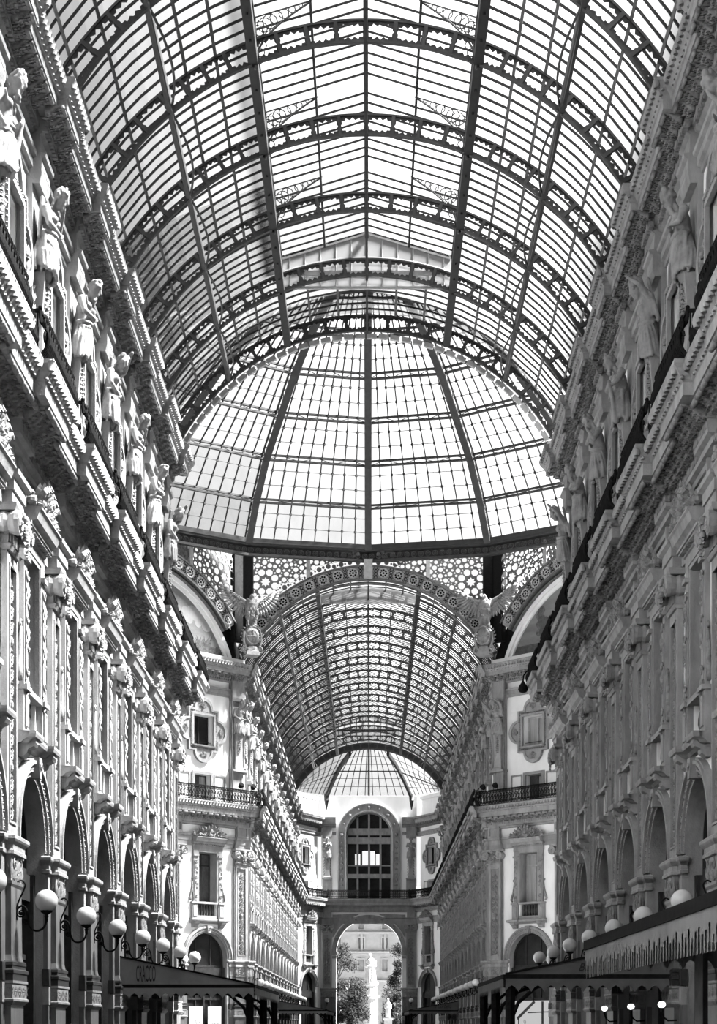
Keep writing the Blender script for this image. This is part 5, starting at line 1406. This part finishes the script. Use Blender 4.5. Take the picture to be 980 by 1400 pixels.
capsule(m, (0, 0, 0), (0, 0, 1.9), .72, .5, 14); capsule(m, (0, 0, 1.9), (0, 0, 2.75), .5, .45, 14); m.ball((0, 0, 2.75), (.42, .62, .4), 12, 8); capsule(m, (0, 0, 2.9), (-.05, 0, 3.2), .16, .15)
m.ball((-.06, 0, 3.42), (.24, .21, .29), 12, 9); m.ball((0, 0, 3.62), (.26, .25, .12), 10, 6); capsule(m, (-.2, 0, 3.3), (-.24, 0, 2.95), .12, .08); capsule(m, (-.26, 0, 3.46), (-.31, 0, 3.38), .03, .04)
for sg in (-1, 1): capsule(m, (0, sg * .56, 2.7), (-.2, sg * .62, 2.1), .17, .14); capsule(m, (-.2, sg * .62, 2.1), (-.5, sg * .12, 2.1), .13, .1); hand(m, (-.5, sg * .12, 2.1), (-.2, -sg * 1, 0), (0, 0, 1), 2.0)
for k in range(15):
    a = k * 2 * pi / 15; capsule(m, (.74 * cos(a), .74 * sin(a), 0), (.47 * cos(a + .2), .47 * sin(a + .2), 2.2), .1, .06, 6)
f = link('figure', fuse(m, 'monument_figure', MONU, .05, 2), t); f.location = (0, 0, 6.95); f.rotation_euler = (0, 0, pi / 2)
t = thing('pupil_statue', 'small white statue on a plinth beside the monument', 'statue', T(2.35, 209, 0))
m = MB(); m.boxes([(0, -.7, .7, .7), (.5, -.7, .7, .7), (.55, -.5, .5, .5), (2.2, -.5, .5, .5), (2.3, -.65, .65, .65), (2.5, -.65, .65, .65)]); m.build('plinth', MONU, t)
m = MB(); capsule(m, (0, -.15, 0), (0, -.12, 1.0), .2, .22); capsule(m, (0, .15, 0), (0, .12, 1.0), .2, .22); capsule(m, (0, 0, 1.0), (0, 0, 1.7), .3, .32); m.ball((0, 0, 1.75), (.25, .36, .2), 10, 7); capsule(m, (0, 0, 1.85), (-.03, 0, 2.1), .1, .09); m.ball((-.05, 0, 2.26), (.16, .14, .19), 10, 8)
for sg in (-1, 1): capsule(m, (0, sg * .34, 1.7), (-.1, sg * .4, 1.25), .1, .08); capsule(m, (-.1, sg * .4, 1.25), (-.3, sg * .1, 1.3), .08, .06)
for k in range(10): a = k * pi / 5; capsule(m, (.24 * cos(a), .3 * sin(a), .2), (.28 * cos(a), .32 * sin(a), 1.3), .06, .05, 6)
f = link('figure', fuse(m, 'pupil_figure', MONU, .04, 2), t); f.location = (0, 0, 2.5); f.rotation_euler = (0, 0, pi / 2)
# the building across the square
t = thing('stucco_building', 'bright stucco building across the square beyond the trees', 'building', T(0, 250, 0))
wx = [-8.0 + 3.5 * k - .2 for k in range(6)]
hl = []
for z0, z1 in ((2.2, 5.2), (9.6, 11.4), (13.0, 14.6), (15.9, 17.0)): hl += [rect(x - .42, x + .42, z0, z1) for x in wx]
m = MB(); m.slab(rect(-16, 16, 0, 19.5), hl, .6, 0, lambda u, v, n: (u, n, v)); m.build('wall', SUNSTONE, t)
m = MB()
for z, d in ((8.0, .6), (12.0, .35), (12.3, .5), (15.2, .45), (18.0, .9)): m.box(-16, 16, -d, 0, z, z + .28)
for k in range(11): m.box(-9.9 + 1.75 * k - .18, -9.9 + 1.75 * k + .18, -.16, 0, 12.5, 15.2) if k % 2 else None
m.build('string_course', SUNSTONE, t)
me = None
for z0, z1 in ((2.2, 5.2), (9.6, 11.4), (13.0, 14.6), (15.9, 17.0)):
    for x in wx:
        m = MB(); m.slab(rect(x - .58, x + .58, z0 - .12, z1 + .2), [rect(x - .42, x + .42, z0, z1)], 0, -.12, lambda u, v, n: (u, n, v)); w = m.build('window', SUNSTONE, t)
        m = MB(); m.box(x - .42, x + .42, .3, .34, z0, z1); m.build('pane', CURTAIN, w)
m = MB(); m.loft([[(-16.5, -.9, 19.5), (16.5, -.9, 19.5), (16.5, 10, 19.5), (-16.5, 10, 19.5)], [(-13, 3, 22.5), (13, 3, 22.5), (13, 8, 22.5), (-13, 8, 22.5)]]); m.build('roof', SHUTTER, t)

# ================================================================ camera, light
cam = bpy.data.cameras.new('camera'); co = bpy.data.objects.new('camera', cam); COL.objects.link(co)
co.location = (.12, 0, 1.65); co.rotation_euler = (pi / 2, 0, 0)
cam.sensor_fit = 'HORIZONTAL'; cam.sensor_width = 36; cam.lens = 36 * 2290 / 980
cam.shift_x = (490 - 506) / 980; cam.shift_y = (1401 - 700) / 980
cam.clip_start = .1; cam.clip_end = 800
SC.camera = co
w = bpy.data.worlds.new('sky'); SC.world = w; w.use_nodes = True
bg = w.node_tree.nodes['Background']; bg.inputs[0].default_value = g(1.0); bg.inputs[1].default_value = .98
sun = bpy.data.lights.new('sun', 'SUN'); so = bpy.data.objects.new('sun', sun); COL.objects.link(so)
d = Vector((1.0, .07, 1.42)); so.rotation_euler = d.to_track_quat('Z', 'Y').to_euler(); sun.energy = 182; sun.angle = radians(14)
SC.view_settings.view_transform = 'Standard'; SC.view_settings.look = 'None'; SC.view_settings.gamma = 1; SC.view_settings.exposure = 0
SC.view_settings.use_curve_mapping = False
SC.cycles.max_bounces = 8; SC.cycles.diffuse_bounces = 2; SC.cycles.transparent_max_bounces = 16; SC.cycles.use_denoising = True
